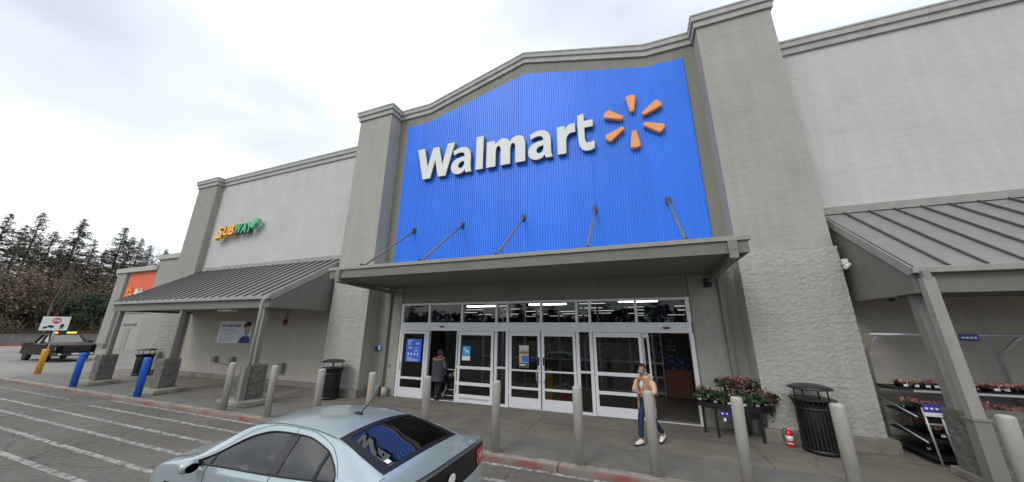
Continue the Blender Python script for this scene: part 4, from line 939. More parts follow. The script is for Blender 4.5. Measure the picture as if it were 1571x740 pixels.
# wet floor board and traffic cone inside the double doors
wf = thing('wet_floor_board', 'yellow folding caution board just inside the double doors', 'caution board', (-3.1, 12.2, 0))
M_wf = mat('caution yellow', (.75, .42, .01), .5)
for s in (-1, 1):
    bm = nb(); A = [(-3.33, .02), (-3.03, .02), (-3.10, 1.05), (-3.26, 1.05)]
    v0 = [bm.verts.new((x, 12.2+s*(.22-.2*z), z)) for x, z in A]; v1 = [bm.verts.new((x, 12.2+s*(.22-.2*z)+.015, z)) for x, z in A]
    bm.faces.new(v0); bm.faces.new(v1[::-1])
    for i in range(4): bm.faces.new((v0[i], v1[i], v1[(i+1)%4], v0[(i+1)%4]))
    obj('board_leaf', bm, M_wf, wf)
tcn = thing('traffic_cone', 'orange and white traffic cone inside the right hand double door', 'traffic cone', (-2.65, 12.3, 0))
bm = nb(); lathe(bm, [(.15, .03), (.035, .72), (.03, .73)], (-2.65, 12.3, 0), 18); box(bm, -2.85, -2.45, 12.1, 12.5, 0, .03, .01); obj('cone_body', bm, mat('cone orange', (.75, .08, .02), .5), tcn)
bm = nb(); lathe(bm, [(.112, .27), (.086, .42)], (-2.65, 12.3, 0), 18); lathe(bm, [(.074, .5), (.061, .58)], (-2.65, 12.3, 0), 18); obj('reflective_band', bm, M_whitep, tcn)
# ---------------------------------------------------------------- silver blue car in the foreground
M_paint = mat('pale blue silver paint', (.36, .43, .46), .28, metal=.35, coat=.9, var=.04, vscale=3, spec=.5)
M_cglass = glass('tinted car glass', (.50, .58, .55), 1.5, 0., 3.2)
M_rglass = glass('dark rear glass', (.07, .08, .08), 1.5, 0., 4.2)
M_trim = mat('black gloss trim', (.010, .010, .011), .35, spec=.35)
M_rub = mat('black rubber', (.012, .012, .012), .7)
M_seat = mat('dark seat fabric', (.03, .03, .032), .8)
def herm(xs, ys):
    xs = np.array(xs, float); ys = np.array(ys, float); d = np.diff(ys)/np.diff(xs); m = np.zeros(len(xs))
    m[0] = d[0]; m[-1] = d[-1]
    for i in range(1, len(xs)-1):
        m[i] = 0 if d[i-1]*d[i] <= 0 else 2*d[i-1]*d[i]/(d[i-1]+d[i])
    def f(x):
        x = min(max(x, xs[0]), xs[-1]); i = min(max(int(np.searchsorted(xs, x))-1, 0), len(xs)-2)
        h = xs[i+1]-xs[i]; t = (x-xs[i])/h
        return float((2*t**3-3*t*t+1)*ys[i]+(t**3-2*t*t+t)*h*m[i]+(-2*t**3+3*t*t)*ys[i+1]+(t**3-t*t)*h*m[i+1])
    return f
T_top = herm([0, .10, .22, .40, .50, .8, 1.3, 1.7, 2.1, 2.5, 2.75, 3.1, 3.45, 3.9, 4.25, 4.42, 4.5], [1.13, 1.145, 1.13, 1.125, 1.145, 1.235, 1.372, 1.42, 1.43, 1.405, 1.335, 1.16, .99, .915, .82, .70, .58])
T_cr = herm([0, .5, 1.3, 2.1, 2.6, 3.4, 4.5], [.035, .04, .06, .065, .06, .05, .06])
T_wr = herm([0, .3, .8, 1.3, 2.1, 2.6, 3.1, 3.45, 3.9, 4.3, 4.5], [.76, .77, .73, .645, .61, .63, .69, .76, .79, .73, .60])
T_wb = herm([0, .3, .8, 1.5, 2.5, 3.3, 3.9, 4.3, 4.5], [.83, .85, .868, .875, .870, .868, .868, .80, .68])
T_zb = herm([0, .3, .6, 1.0, 2.0, 3.0, 3.5, 3.9, 4.3, 4.5], [1.06, 1.07, 1.07, 1.035, .965, .925, .90, .86, .72, .50])
T_ws = herm([0, .5, 1.2, 3.3, 4.0, 4.3, 4.5], [.875, .90, .905, .90, .885, .82, .70])
SK = [0, .15, .28, .36, .60, .68, .82, .93, 1.0]
def Wc(p): return Vector((-1.93-p[0], 3.66+p[1], -.1+p[2]))
def S(X, s, off=0.):
    def raw(X, s):
        top, c, wr, wb, zb, ws = T_top(X), T_cr(X), T_wr(X), T_wb(X), T_zb(X), T_ws(X)
        zb = min(zb, top-c-.02)
        ys = [0, .45*wr, .82*wr, wr, wb, ws-.006, ws, ws-.015, ws-.07]
        zl = min(.62, zb-.1)
        zs = [top, top-.12*c, top-.5*c, top-c, zb, zb-.07, zl, .40, .20]
        if s <= .36: y = wr*s/.36; z = top-c*(y/wr)**2.0
        else: y = herm(SK[3:], ys[3:])(s); z = herm(SK[3:], zs[3:])(s)
        Xw = X+.13*(abs(y)/.88)**2.8*max(0, 1-X/1.0) - .22*(abs(y)/.85)**2.8*max(0, (X-3.5)/1.0)
        return Vector((Xw, y, z))
    p = raw(X, s)
    if off:
        a = raw(min(X+.01, 4.5), s)-raw(max(X-.01, 0), s); b = raw(X, min(s+.01, 1))-raw(X, max(s-.01, 0))
        n = a.cross(b).normalized()
        if n.z < 0 and s < .5 or (s >= .5 and n.y < 0): n = -n
        p = p+n*off
    return p
def patch(bm, X0, X1, s0, s1, nX, nS, off=0., skip=None, sides=(1, -1)):
    f0 = s0 if callable(s0) else (lambda X: s0); f1 = s1 if callable(s1) else (lambda X: s1)
    for sd_ in sides:
        g = []
        for i in range(nX+1):
            X = X0+(X1-X0)*i/nX; row = []
            for j in range(nS+1):
                s = f0(X)+(f1(X)-f0(X))*j/nS; p = S(X, s, off); row.append((bm.verts.new(Wc((p.x, p.y*sd_, p.z))), p))
            g.append(row)
        for i in range(nX):
            for j in range(nS):
                c = (g[i][j][1]+g[i+1][j+1][1])/2
                if skip and skip(c): continue
                q = [g[i][j][0], g[i+1][j][0], g[i+1][j+1][0], g[i][j+1][0]]
                if (q[0].co-q[3].co).length < 1e-5 and (q[1].co-q[2].co).length < 1e-5: continue
                f = bm.faces.new(q); f.smooth = True
DX0, DX1 = .98, 3.30
shp = herm([DX0, 1.02, 1.12, 1.3, 1.7, 2.2, 2.6, 3.0, DX1], [0, .30, .60, .86, 1.0, .98, .80, .42, 0])
SB = lambda X: .592
ST = lambda X: .592-(.205*shp(X) if DX0 < X < DX1 else 0)
car = thing('hatchback_car', 'pale silver blue hatchback parked in the foreground with dark rear window', 'car', (-4.2, 3.66, -.1))
wheelX = (.93, 3.615)
def arch(c): return any((c.x-wx)**2+(c.z-.32)**2 < .355**2 for wx in wheelX) and c.z < .72
bm = nb()
patch(bm, .10, .50, 0, .33, 8, 8); patch(bm, 1.28, 2.62, 0, .33, 24, 8); patch(bm, 3.42, 4.5, 0, .33, 20, 8)
patch(bm, .10, 4.5, .33, ST, 120, 8); 
patch(bm, .10, 4.5, SB, 1.0, 160, 26, skip=arch)
obj('body', bm, M_paint, car, weld=True)
bm = nb(); patch(bm, .10, 4.5, .36, .5, 4, 1) ; bm.free()
# rear fascia
def rear_pt(u, z, bulge, off=0.):
    w_ = 1.0
    # half width of the body at X=.10 at height z
    best = .8
    for k in range(41):
        s = .36+.64*k/40; p = S(.10, s)
        if p.z <= z: best = p.y; break
    y = u*best
    Xw = .10+.13*(abs(y)/.88)**2.8*.9-bulge*(1-abs(u)**4)-off
    return Wc((Xw, y, z))
ROWS = [(1.14, 0), (1.11, -.01), (1.08, -.03), (1.03, -.035), (.9, -.03), (.82, -.01), (.79, .015), (.74, .02), (.62, .03), (.58, .09), (.45, .10), (.32, .08), (.22, .02)]
def rows(bm, rws, off=0., u0=-1, u1=1, n=28):
    g = []
    for z, b in rws:
        row = []
        for i in range(n+1):
            u = u0+(u1-u0)*i/n
            zz = z
            if z > 1.09: 
                p = S(.10, .36*min(1, abs(u))); row.append(bm.verts.new(Wc((p.x, math.copysign(p.y, u), p.z)))); continue
            if z > 1.0: zz = z-(.04*u*u)
            row.append(bm.verts.new(rear_pt(u, zz, b, off)))
        g.append(row)
    for i in range(len(rws)-1):
        for k in range(n):
            f = bm.faces.new((g[i][k], g[i][k+1], g[i+1][k+1], g[i+1][k])); f.smooth = True
bm = nb(); rows(bm, ROWS); obj('tailgate', bm, M_paint, car)
bm = nb(); rows(bm, [(1.075, -.028), (1.03, -.033), (.9, -.028), (.82, -.008)], .006, -.97, .97); obj('black_tail_panel', bm, M_trim, car)
for s in (-1, 1):
    bm = nb(); a, b = (.62, .93) if s > 0 else (-.93, -.62); rows(bm, [(1.03, -.033), (.97, -.031), (.9, -.028), (.84, -.012)], .016, a, b, 8); obj('tail_light', bm, mat('tail lamp red', (.42, .02, .02), .15, coat=.6) if s < 0 else bpy.data.materials['tail lamp red'], car)
    bm = nb(); a, b = (.70, .86) if s > 0 else (-.86, -.70); rows(bm, [(.95, -.03), (.89, -.027)], .022, a, b, 6); obj('tail_light_lens', bm, mat('pale lens', (.5, .35, .33), .2) if s < 0 else bpy.data.materials['pale lens'], car)
bm = nb(); rows(bm, [(.52, .105), (.40, .105), (.30, .09)], .006, -.75, .75); obj('lower_bumper', bm, M_rub, car)
# emblem and round white sticker on the dark panel
def onrear(bm, pts, zc, uc, off=.022):
    A = [bm.verts.new(rear_pt(uc+u/.83, zc+v, -.03 if zc > .85 else .015, off)) for u, v in pts]; bm.faces.new(A)
bm = nb(); onrear(bm, [(-.10, -.025), (-.035, -.025), (-.035, -.04), (.035, -.04), (.035, -.025), (.10, -.025), (.085, .025), (.035, .025), (.035, .04), (-.035, .04), (-.035, .025), (-.085, .025)], .80, 0, .03); obj('gold_emblem', bm, mat('gold emblem', (.55, .38, .12), .3, metal=.6), car)
bm = nb(); onrear(bm, [(.07*math.cos(a), .055*math.sin(a)) for a in (2*PI*k/16 for k in range(16))], .925, -.12); onrear(bm, [(-.02+.035*math.cos(a), -.05+.03*math.sin(a)) for a in (2*PI*k/12 for k in range(12))], .91, -.22); obj('white_sticker', bm, M_whitep, car)
# glass
bm = nb(); patch(bm, .50, 1.28, 0, .33, 20, 10, -.004); obj('rear_window', bm, M_rglass, car, weld=True)
bm = nb(); patch(bm, 2.62, 3.42, 0, .33, 20, 10, -.004); obj('windshield', bm, M_cglass, car, weld=True)
for s in (1, -1):
    bm = nb(); patch(bm, DX0, DX1, ST, SB, 70, 8, -.006, sides=(s,)); obj('side_window', bm, M_cglass, car, weld=True)
def scurve(bm, pts, r, s=1, off=.002, seg=6):
    P = []
    for X, ss in pts:
        p = S(X, ss, off); P.append(Wc((p.x, p.y*s, p.z)))
    tube(bm, P, r, seg)
# black border on the rear glass, b pillars, seams
bm = nb()
patch(bm, .50, .57, 0, .33, 3, 8, .001); patch(bm, 1.20, 1.28, 0, .33, 3, 8, .001); patch(bm, .50, 1.28, .275, .33, 20, 2, .001); obj('rear_window_border', bm, M_trim, car, weld=True)
for s in (1, -1):
    bm = nb(); patch(bm, 1.80, 1.95, ST, SB, 4, 8, .001, sides=(s,)); obj('b_pillar', bm, mat('pillar trim', (.018, .016, .022), .5) if s > 0 else bpy.data.materials['pillar trim'], car)
    bm = nb(); patch(bm, 1.245, 1.285, ST, SB, 2, 8, .001, sides=(s,)); obj('rear_window_divider', bm, M_trim, car)
    bm = nb(); patch(bm, 2.92, 2.95, ST, SB, 2, 6, .001, sides=(s,)); obj('front_window_divider', bm, M_trim, car)
    bm = nb(); n = 60; scurve(bm, [(DX0+(DX1-DX0)*i/n, ST(DX0+(DX1-DX0)*i/n)) for i in range(n+1)], .009, s); scurve(bm, [(DX0+(DX1-DX0)*i/n, .592) for i in range(n+1)], .010, s); obj('window_moulding', bm, M_trim, car)
    bm = nb(); scurve(bm, [(1.30+(3.40-1.30)*i/40, .335) for i in range(41)], .0045, s, .0005)
    scurve(bm, [(1.875, .592+.38*i/16) for i in range(17)], .004, s, .0005); scurve(bm, [(2.95, .592+.38*i/16) for i in range(17)], .004, s, .0005)
    scurve(bm, [(.46+.0*i, .34+.26*i/12) for i in range(13)], .003, s, .0005)
    off = lambda X: ST(X)-.035
    scurve(bm, [(DX0-.02+(DX1+.0-DX0)*i/50, max(.345, off(DX0-.02+(DX1-DX0)*i/50))) for i in range(51)], .003, s, .0005)
    scurve(bm, [(1.875, .345+.05*i/3) for i in range(4)], .003, s, .0005)
    obj('panel_seam', bm, M_rub, car)
    bm = nb(); scurve(bm, [(3.45+(4.35-3.45)*i/20, .34) for i in range(21)], .004, s, .0005); obj('hood_seam', bm, M_rub, car)
    bm = nb(); 
    hx = 1.55; 
    for hx in (1.45, 2.5):
        tube(bm, [Wc((hx, s*.892, .84)), Wc((hx-.05, s*.925, .845)), Wc((hx-.17, s*.925, .845)), Wc((hx-.22, s*.892, .84))], .014, 8)
    obj('door_handle', bm, M_paint, car)
    # mirror
    bm = nb(); mX = 3.05; lathe(bm, [(0, -.10), (.05, -.095), (.075, -.05), (.08, .0), (.072, .05), (.05, .09), (0, .1)], (0, 0, 0), 16, axis='x')
    for v in bm.verts: v.co = Wc((mX+.02+v.co.z*.55*1.2, s*(1.0+v.co.x*.85), .94+v.co.y*.85))
    obj('mirror_shell', bm, M_paint, car)
    bm = nb(); lathe(bm, [(0, 0), (.055, 0)], (0, 0, 0), 16, axis='y'); 
    for v in bm.verts: v.co = Wc((mX-.055, s*(1.0+v.co.x*1.2), .94+v.co.z*.85))
    obj('mirror_glass', bm, M_trim, car)
    bm = nb(); tube(bm, [Wc((mX+.06, s*.86, .93)), Wc((mX+.03, s*.95, .95))], .025, 8); obj('mirror_arm', bm, M_trim, car)
# lining, seats, dash
bm = nb(); patch(bm, 1.28, 2.62, 0, .36, 20, 8, -.025); patch(bm, 1.0, 3.3, SB, .9, 30, 4, -.03); box(bm, -1.93-3.5, -1.93-.5, 3.66-.8, 3.66+.8, .15, .2); obj('interior_lining', bm, M_seat, car)
bm = nb(); prism(bm, [(-1.93-3.42, .84), (-1.93-2.95, .86), (-1.93-2.85, .70), (-1.93-2.95, .3), (-1.93-3.4, .3)], 3.66-.80, 3.66+.80); obj('dashboard', bm, M_seat, car)
for X, Y in ((1.95, -.37), (1.95, .37), (1.05, -.37), (1.05, .37)):
    bm = nb()
    def Q(a, b, c): return Wc((X+a, Y+b, c))
    box(bm, -1.93-X-.50, -1.93-X+.0, 3.66+Y-.25, 3.66+Y+.25, .25, .45, .05)
    bar(bm, Q(.02, 0, .4), Q(-.20, 0, .98), .46, .12, upv=(1, 0, 0)); bar(bm, Q(-.2, 0, 1.0), Q(-.25, 0, 1.17), .26, .09, upv=(1, 0, 0)); obj('seat', bm, M_seat, car)
bm = nb(); cc = Wc((2.86, -.37, .82)); ringp = [cc+Vector((-.06*math.sin(a)*1.0, .18*math.cos(a), .17*math.sin(a))) for a in (2*PI*k/20 for k in range(21))]; tube(bm, ringp, .014, 6, cap=False); obj('steering_wheel', bm, M_trim, car)
# antenna
bm = nb(); lathe(bm, [(.045, 0), (.04, .018), (.02, .03), (0, .034)], (0, 0, 0), 14)
for v in bm.verts: v.co = Wc((1.62-v.co.x*1.7, v.co.y*.8, 1.408+v.co.z))
tube(bm, [Wc((1.58, 0, 1.43)), Wc((1.40, 0, 1.62))], .006, 6, rs=[.008, .004]); obj('antenna', bm, M_rub, car)
# small sticker on rear glass
bm = nb(); 
P = [S(.60, .268, .004), S(.66, .268, .004), S(.66, .24, .004), S(.60, .24, .004)]
bm.faces.new([bm.verts.new(Wc((p.x, -p.y, p.z))) for p in P]); obj('window_sticker', bm, M_whitep, car)
def wheel(parent, c, r, w_, axis='y', side=1):
    wh = bpy.data.objects.new('wheel', None); C.objects.link(wh); wh.parent = parent; wh.location = Vector(c)-parent.location
    bm = nb(); lathe(bm, [(r*.62, -w_/2), (r*.9, -w_/2), (r, -w_/2*.8), (r, w_/2*.8), (r*.9, w_/2), (r*.62, w_/2)], c, 28, axis=axis); obj('tyre', bm, M_rub, wh)
    bm = nb(); lathe(bm, [(0, side*w_*.35), (r*.15, side*w_*.38), (r*.5, side*w_*.30), (r*.63, side*w_*.44), (r*.63, -side*w_*.4)], c, 28, axis=axis)
    for k in range(5):
        a = 2*PI*k/5; bar(bm, Vector(c)+Vector((0, side*w_*.4, 0)), Vector(c)+Vector((r*.6*math.cos(a), side*w_*.42, r*.6*math.sin(a))), .06, .03, upv=(0, 1, 0))
    obj('rim', bm, bpy.data.materials.get('alloy rim') or mat('alloy rim', (.4, .41, .42), .3, metal=.7), wh)
for wx in wheelX:
    for s in (-1, 1): wheel(car, Wc((wx, s*.78, .32)), .32, .21, side=s)
# headlights (front corners)
for s in (1, -1):
    bm = nb(); patch(bm, 4.10, 4.38, .37, .60, 6, 4, .004, sides=(s,)); obj('headlight', bm, mat('lamp cover', (.55, .50, .50), .12, coat=.5) if s > 0 else bpy.data.materials['lamp cover'], car)
bm = nb(); g0 = [Wc((lambda p: (p.x, p.y, p.z))(S(4.5, s))) for s in [k/16 for k in range(17)]]
front = [Wc((lambda p: (p.x, -p.y, p.z))(S(4.5, k/16))) for k in range(16, 0, -1)]+g0; bm.faces.new([bm.verts.new(p) for p in front]); obj('front_fascia', bm, M_rub, car)

# ---------------------------------------------------------------- dark pickup truck with amber beacon bar
tk = thing('pickup_truck', 'dark maroon pickup truck with lit amber light bar on its cab roof', 'truck', (-41.6, 11.8, -.1))
M_tp = mat('dark maroon paint', (.008, .002, .004), .3, spec=.15); M_tg = glass('truck glass', (.10, .11, .11), 1.5, 0, 5); M_ch = mat('dark grille', (.02, .02, .022), .35)
TX, TY, TZ = -41.6, 11.8, -.1
def tw(x, y, z): return (TX+x, TY+y, TZ+z)
def loft(bm, secs):
    rows_ = [[bm.verts.new(tw(*p)) for p in s_] for s_ in secs]; n = len(rows_[0])
    for i in range(len(rows_)-1):
        for k in range(n): f = bm.faces.new((rows_[i][k], rows_[i][(k+1)%n], rows_[i+1][(k+1)%n], rows_[i+1][k]))
    bm.faces.new(rows_[0]); bm.faces.new(rows_[-1][::-1])
def sec(x, hw, z0, z1, ch=.08): return [(x, -hw, z0), (x, -hw, z1-ch), (x, -hw+ch, z1), (x, hw-ch, z1), (x, hw, z1-ch), (x, hw, z0)]
bm = nb(); loft(bm, [sec(3.02, .80, .62, 1.10), sec(2.96, .93, .50, 1.17), sec(2.7, .98, .45, 1.25), sec(1.35, .99, .45, 1.33), sec(1.2, .99, .45, 1.28), sec(-1.0, .99, .45, 1.25)]); obj('body', bm, M_tp, tk)
bm = nb(); loft(bm, [[(-1.0, y, z) for y, z in ((-.99, .45), (-.99, 1.22), (-.90, 1.22), (-.88, .75), (.88, .75), (.90, 1.22), (.99, 1.22), (.99, .45))], [(-2.75, y, z) for y, z in ((-.99, .45), (-.99, 1.22), (-.90, 1.22), (-.88, .75), (.88, .75), (.90, 1.22), (.99, 1.22), (.99, .45))]]); box(bm, *(TX-2.8, TX-2.7), *(TY-.98, TY+.98), TZ+.5, TZ+1.22); obj('cargo_bed', bm, M_tp, tk)
bm = nb()
loft(bm, [[(.58, -.74, 1.78), (.58, .74, 1.78), (.3, .70, 1.90), (.3, -.70, 1.90)], [(-.80, -.74, 1.78), (-.80, .74, 1.78), (-.5, .70, 1.9), (-.5, -.70, 1.9)]]); box(bm, TX-.98, TX-.90, TY-.86, TY+.86, TZ+1.2, TZ+1.45)
for s in (-1, 1):
    for a, b in (((1.35, s*.86, 1.27), (.5, s*.71, 1.84)), ((-.05, s*.90, 1.26), (-.08, s*.72, 1.84)), ((-.98, s*.88, 1.24), (-.7, s*.70, 1.84))): bar(bm, tw(*a), tw(*b), .13, .10)
obj('cab_roof', bm, M_tp, tk)
bm = nb(); v = [tw(1.33, -.84, 1.29), tw(1.33, .84, 1.29), tw(.52, .68, 1.83), tw(.52, -.68, 1.83)]; bm.faces.new([bm.verts.new(p) for p in v]); obj('windshield', bm, M_tg, tk)
for s in (-1, 1):
    bm = nb(); v = [tw(1.25, s*.89, 1.27), tw(.50, s*.72, 1.82), tw(-.70, s*.71, 1.82), tw(-.95, s*.89, 1.26)]; bm.faces.new([bm.verts.new(p) for p in v]); obj('side_window', bm, M_tg, tk)
bm = nb(); box(bm, *(TX-.9, TX+.9), *(TY-.8, TY+.8), TZ+.9, TZ+1.22); box(bm, TX-.15, TX+.0, TY-.6, TY-.2, TZ+1.2, TZ+1.65, .03); box(bm, TX-.15, TX+.0, TY+.2, TY+.6, TZ+1.2, TZ+1.65, .03); obj('cabin_seats', bm, M_seat, tk)
bm = nb(); box(bm, TX+2.98, TX+3.06, TY-.64, TY+.64, TZ+.68, TZ+1.12, .03)
for k in range(4): box(bm, TX+3.06, TX+3.08, TY-.6, TY+.6, TZ+.76+.07*k, TZ+.79+.07*k)
obj('grille', bm, M_ch, tk)
bm = nb(); loft(bm, [sec(3.12, .90, .42, .66, .05), sec(2.85, .99, .42, .66, .05)]); obj('front_bumper', bm, mat('dark bumper', (.03, .03, .035), .4), tk)
bm = nb(); box(bm, TX+3.12, TX+3.13, TY-.2, TY+.15, TZ+.5, TZ+.62); obj('number_plate', bm, M_whitep, tk)
for s in (-1, 1):
    bm = nb(); loft(bm, [[(3.02, s*.66, .80), (3.02, s*.66, 1.06), (2.90, s*.95, 1.04), (2.90, s*.95, .82)], [(2.9, s*.66, .80), (2.9, s*.66, 1.06), (2.75, s*.95, 1.04), (2.75, s*.95, .82)]]); obj('headlight', bm, mat('truck lamp', (.5, .5, .52), .15) if s < 0 else bpy.data.materials['truck lamp'], tk)
    bm = nb(); box(bm, TX+3.10, TX+3.135, TY+s*.75-.08, TY+s*.75+.08, TZ+.5, TZ+.6); obj('fog_light', bm, M_whitep, tk)
    bm = nb(); box(bm, TX+1.05, TX+1.2, TY+s*1.02-.02, TY+s*1.22+.02, TZ+1.25, TZ+1.45, .03); bar(bm, tw(1.1, s*.9, 1.3), tw(1.1, s*1.05, 1.33), .06); obj('door_mirror', bm, M_ch, tk)
    for wx in (1.65, -1.72): wheel(tk, tw(wx, s*.88, .40), .40, .27, side=s)
bm = nb(); box(bm, TX+.0, TX+.3, TY-.62, TY+.62, TZ+1.90, TZ+1.95); obj('light_bar_base', bm, M_ch, tk)
for y in (-.45, .22, .45):
    bm = nb(); box(bm, TX+.02, TX+.28, TY+y-.09, TY+y+.09, TZ+1.95, TZ+2.06, .02); obj('amber_beacon', bm, mat('lit amber', (1, .3, .05), .4, emis=(1, .17, .03), es=5) if y < -.2 else bpy.data.materials['lit amber'], tk)
# ---------------------------------------------------------------- far left: retaining wall, bank, trees
rw = thing('retaining_wall', 'long low grey concrete retaining wall behind the pickup truck', 'wall', (-80, 5, -.1))
M_rw = mat('retaining wall concrete', (.19, .185, .17), .9, var=.15, vscale=1, streak=.2)
Pw = [(-84, -60), (-82, -10), (-80.5, 8), (-79, 18), (-74, 27), (-66, 36)]
def ribbon(bm, P, off0, off1, z0, z1):
    for i in range(len(P)-1):
        a, b = Vector((*P[i], 0)), Vector((*P[i+1], 0)); d = (b-a).normalized(); n = Vector((d.y, -d.x, 0))
        q = [a+n*off0, b+n*off0, b+n*off1, a+n*off1]; v0 = [bm.verts.new((p.x, p.y, z0)) for p in q]; v1 = [bm.verts.new((p.x, p.y, z1)) for p in q]
        bm.faces.new(v0[::-1]); bm.faces.new(v1)
        for k in range(4): bm.faces.new((v0[k], v0[(k+1)%4], v1[(k+1)%4], v1[k]))
bm = nb(); ribbon(bm, Pw, -.3, 0, -.1, 1.15); obj('wall_face', bm, M_rw, rw)
bm = nb(); ribbon(bm, Pw, -.35, .05, 1.15, 1.27); obj('wall_coping', bm, M_rw, rw)
bm = nb(); ribbon(bm, Pw, 3.6, 3.9, -.1, .06); struct('far_red_kerb', bm, mat('far red kerb', (.34, .05, .05), .8, var=.2))
# bank
bm = nb(); NX, NY = 26, 60; g = []
for i in range(NX+1):
    row = []
    for j in range(NY+1):
        y = -70+j*2.6; xw = np.interp(y, [p[1] for p in Pw], [p[0] for p in Pw]); d = i*2.2
        row.append(bm.verts.new((xw-.3-d, y, -.1+1.15+min(d, 16)*.20+.7*mn.noise(Vector((d*.2, y*.2, 0)))*min(1, d/3))))
    g.append(row)
for i in range(NX):
    for j in range(NY): f = bm.faces.new((g[i][j], g[i+1][j], g[i+1][j+1], g[i][j+1])); f.smooth = True
struct('wooded_bank', bm, mat('leaf litter bank', (.08, .055, .035), .95, var=.5, vscale=1.2, bump=.05, bscale=4))
def bank_z(x, y):
    xw = np.interp(y, [p[1] for p in Pw], [p[0] for p in Pw]); d = max(0, xw-.3-x); return 1.0+min(d, 16)*.20
# brush
M_brush = mat('russet brush', (.16, .125, .08), .9, island=.6, col2=(.12, .12, .07), c2scale=.12, c2pos=(.4, .6)); rnd = random.Random(3)
def tri(bm, c, s, flat=1.0):
    d = Vector((rnd.gauss(0, 1), rnd.gauss(0, 1), rnd.gauss(0, 1)*flat)).normalized(); u = d.orthogonal().normalized(); t = d.cross(u); a = rnd.random()*6.28
    u2_ = u*math.cos(a)+t*math.sin(a); t2 = d.cross(u2_)
    bm.faces.new([bm.verts.new(c+u2_*s), bm.verts.new(c-u2_*s*.6+t2*s*.6), bm.verts.new(c-u2_*s*.6-t2*s*.6)])
bm = nb()
for k in range(560):
    y = rnd.uniform(-30, 42); xw = float(np.interp(y, [p[1] for p in Pw], [p[0] for p in Pw])); d = rnd.uniform(.8, 20); x = xw-d; z = bank_z(x, y)
    h = rnd.uniform(.9, 2.8); r = rnd.uniform(.7, 1.7)
    for q in range(85):
        zz = rnd.random(); a = rnd.random()*6.28; rr = r*math.sqrt(rnd.random())*(1-.4*zz); tri(bm, Vector((x+rr*math.cos(a), y+rr*math.sin(a), z+zz*h)), rnd.uniform(.05, .14))
    for q in range(3):
        a = rnd.random()*6.28; bar(bm, (x, y, z), (x+r*math.cos(a), y+r*math.sin(a), z+h*1.15), .04)
o = obj('undergrowth', bm, M_brush, recalc=False); o['kind'] = 'stuff'; o['label'] = 'brown and russet undergrowth covering the wooded bank'; o['category'] = 'undergrowth'
M_bark = mat('grey bark', (.085, .075, .06), .9, var=.3, vscale=4); M_pale = mat('pale bare bark', (.20, .18, .145), .9, var=.2, vscale=3)
M_fir = mat('fir needles', (.10, .108, .068), .8, island=.6, col2=(.17, .145, .095), c2scale=.5, c2pos=(.5, .68)); M_ivy = mat('dark evergreen leaves', (.038, .06, .028), .8, island=.6)
M_twig = mat('bare twigs', (.14, .12, .10), .9); M_rus = mat('russet twigs', (.19, .145, .10), .9, island=.5)
def conifer(h, r, seed, dens=1.0, bare=.2, m=M_fir, gaps=.25):
    rr = random.Random(seed); o = thing('conifer_tree', '', 'tree', (0, 0, 0)); bm = nb()
    lean = (rr.uniform(-.3, .3), rr.uniform(-.3, .3)); tube(bm, [(lean[0]*t*t, lean[1]*t*t, h*t) for t in (0, .3, .6, .85, 1)], .2, 7, rs=[.26, .2, .13, .06, .02]); obj('trunk', bm, M_bark, o)
    bm = nb(); nl = int(h*2.6*dens)
    for i in range(nl):
        t = bare+(1-bare)*(i/nl); z = h*t; R0 = r*(1-t)**.85*rr.uniform(.5, 1.15)+.12
        if rr.random() < gaps*(1-t): continue
        for b in range(rr.randint(3, 5)):
            a = rr.random()*6.28; ln = R0*rr.uniform(.6, 1.1); dr = -.18*ln; base = Vector((lean[0]*t*t, lean[1]*t*t, z)); tip = base+Vector((ln*math.cos(a), ln*math.sin(a), dr+.25*ln*t))
            ns = max(2, int(ln*4.2*dens))
            bar(bm, base, tip, .03)
            for q in range(ns):
                f = (q+rr.random())/ns; c = base.lerp(tip, .15+.85*f); w_ = .42*(1.1-f*.6)
                for e_ in range(5):
                    cc = c+Vector((rr.gauss(0, w_*.5), rr.gauss(0, w_*.5), rr.gauss(-.06, .12))); s = rr.uniform(.08, .21)
                    d = Vector((rr.gauss(0, .5), rr.gauss(0, .5), 1)).normalized(); u = Vector((math.cos(a+rr.gauss(0, .9)), math.sin(a+rr.gauss(0, .9)), -.3)).normalized(); tt_ = d.cross(u).normalized()
                    bm.faces.new([bm.verts.new(cc+u*s*1.5), bm.verts.new(cc-u*s*.5+tt_*s*.45), bm.verts.new(cc-u*s*.5-tt_*s*.45)])
    obj('crown', bm, m, o, recalc=False); return o
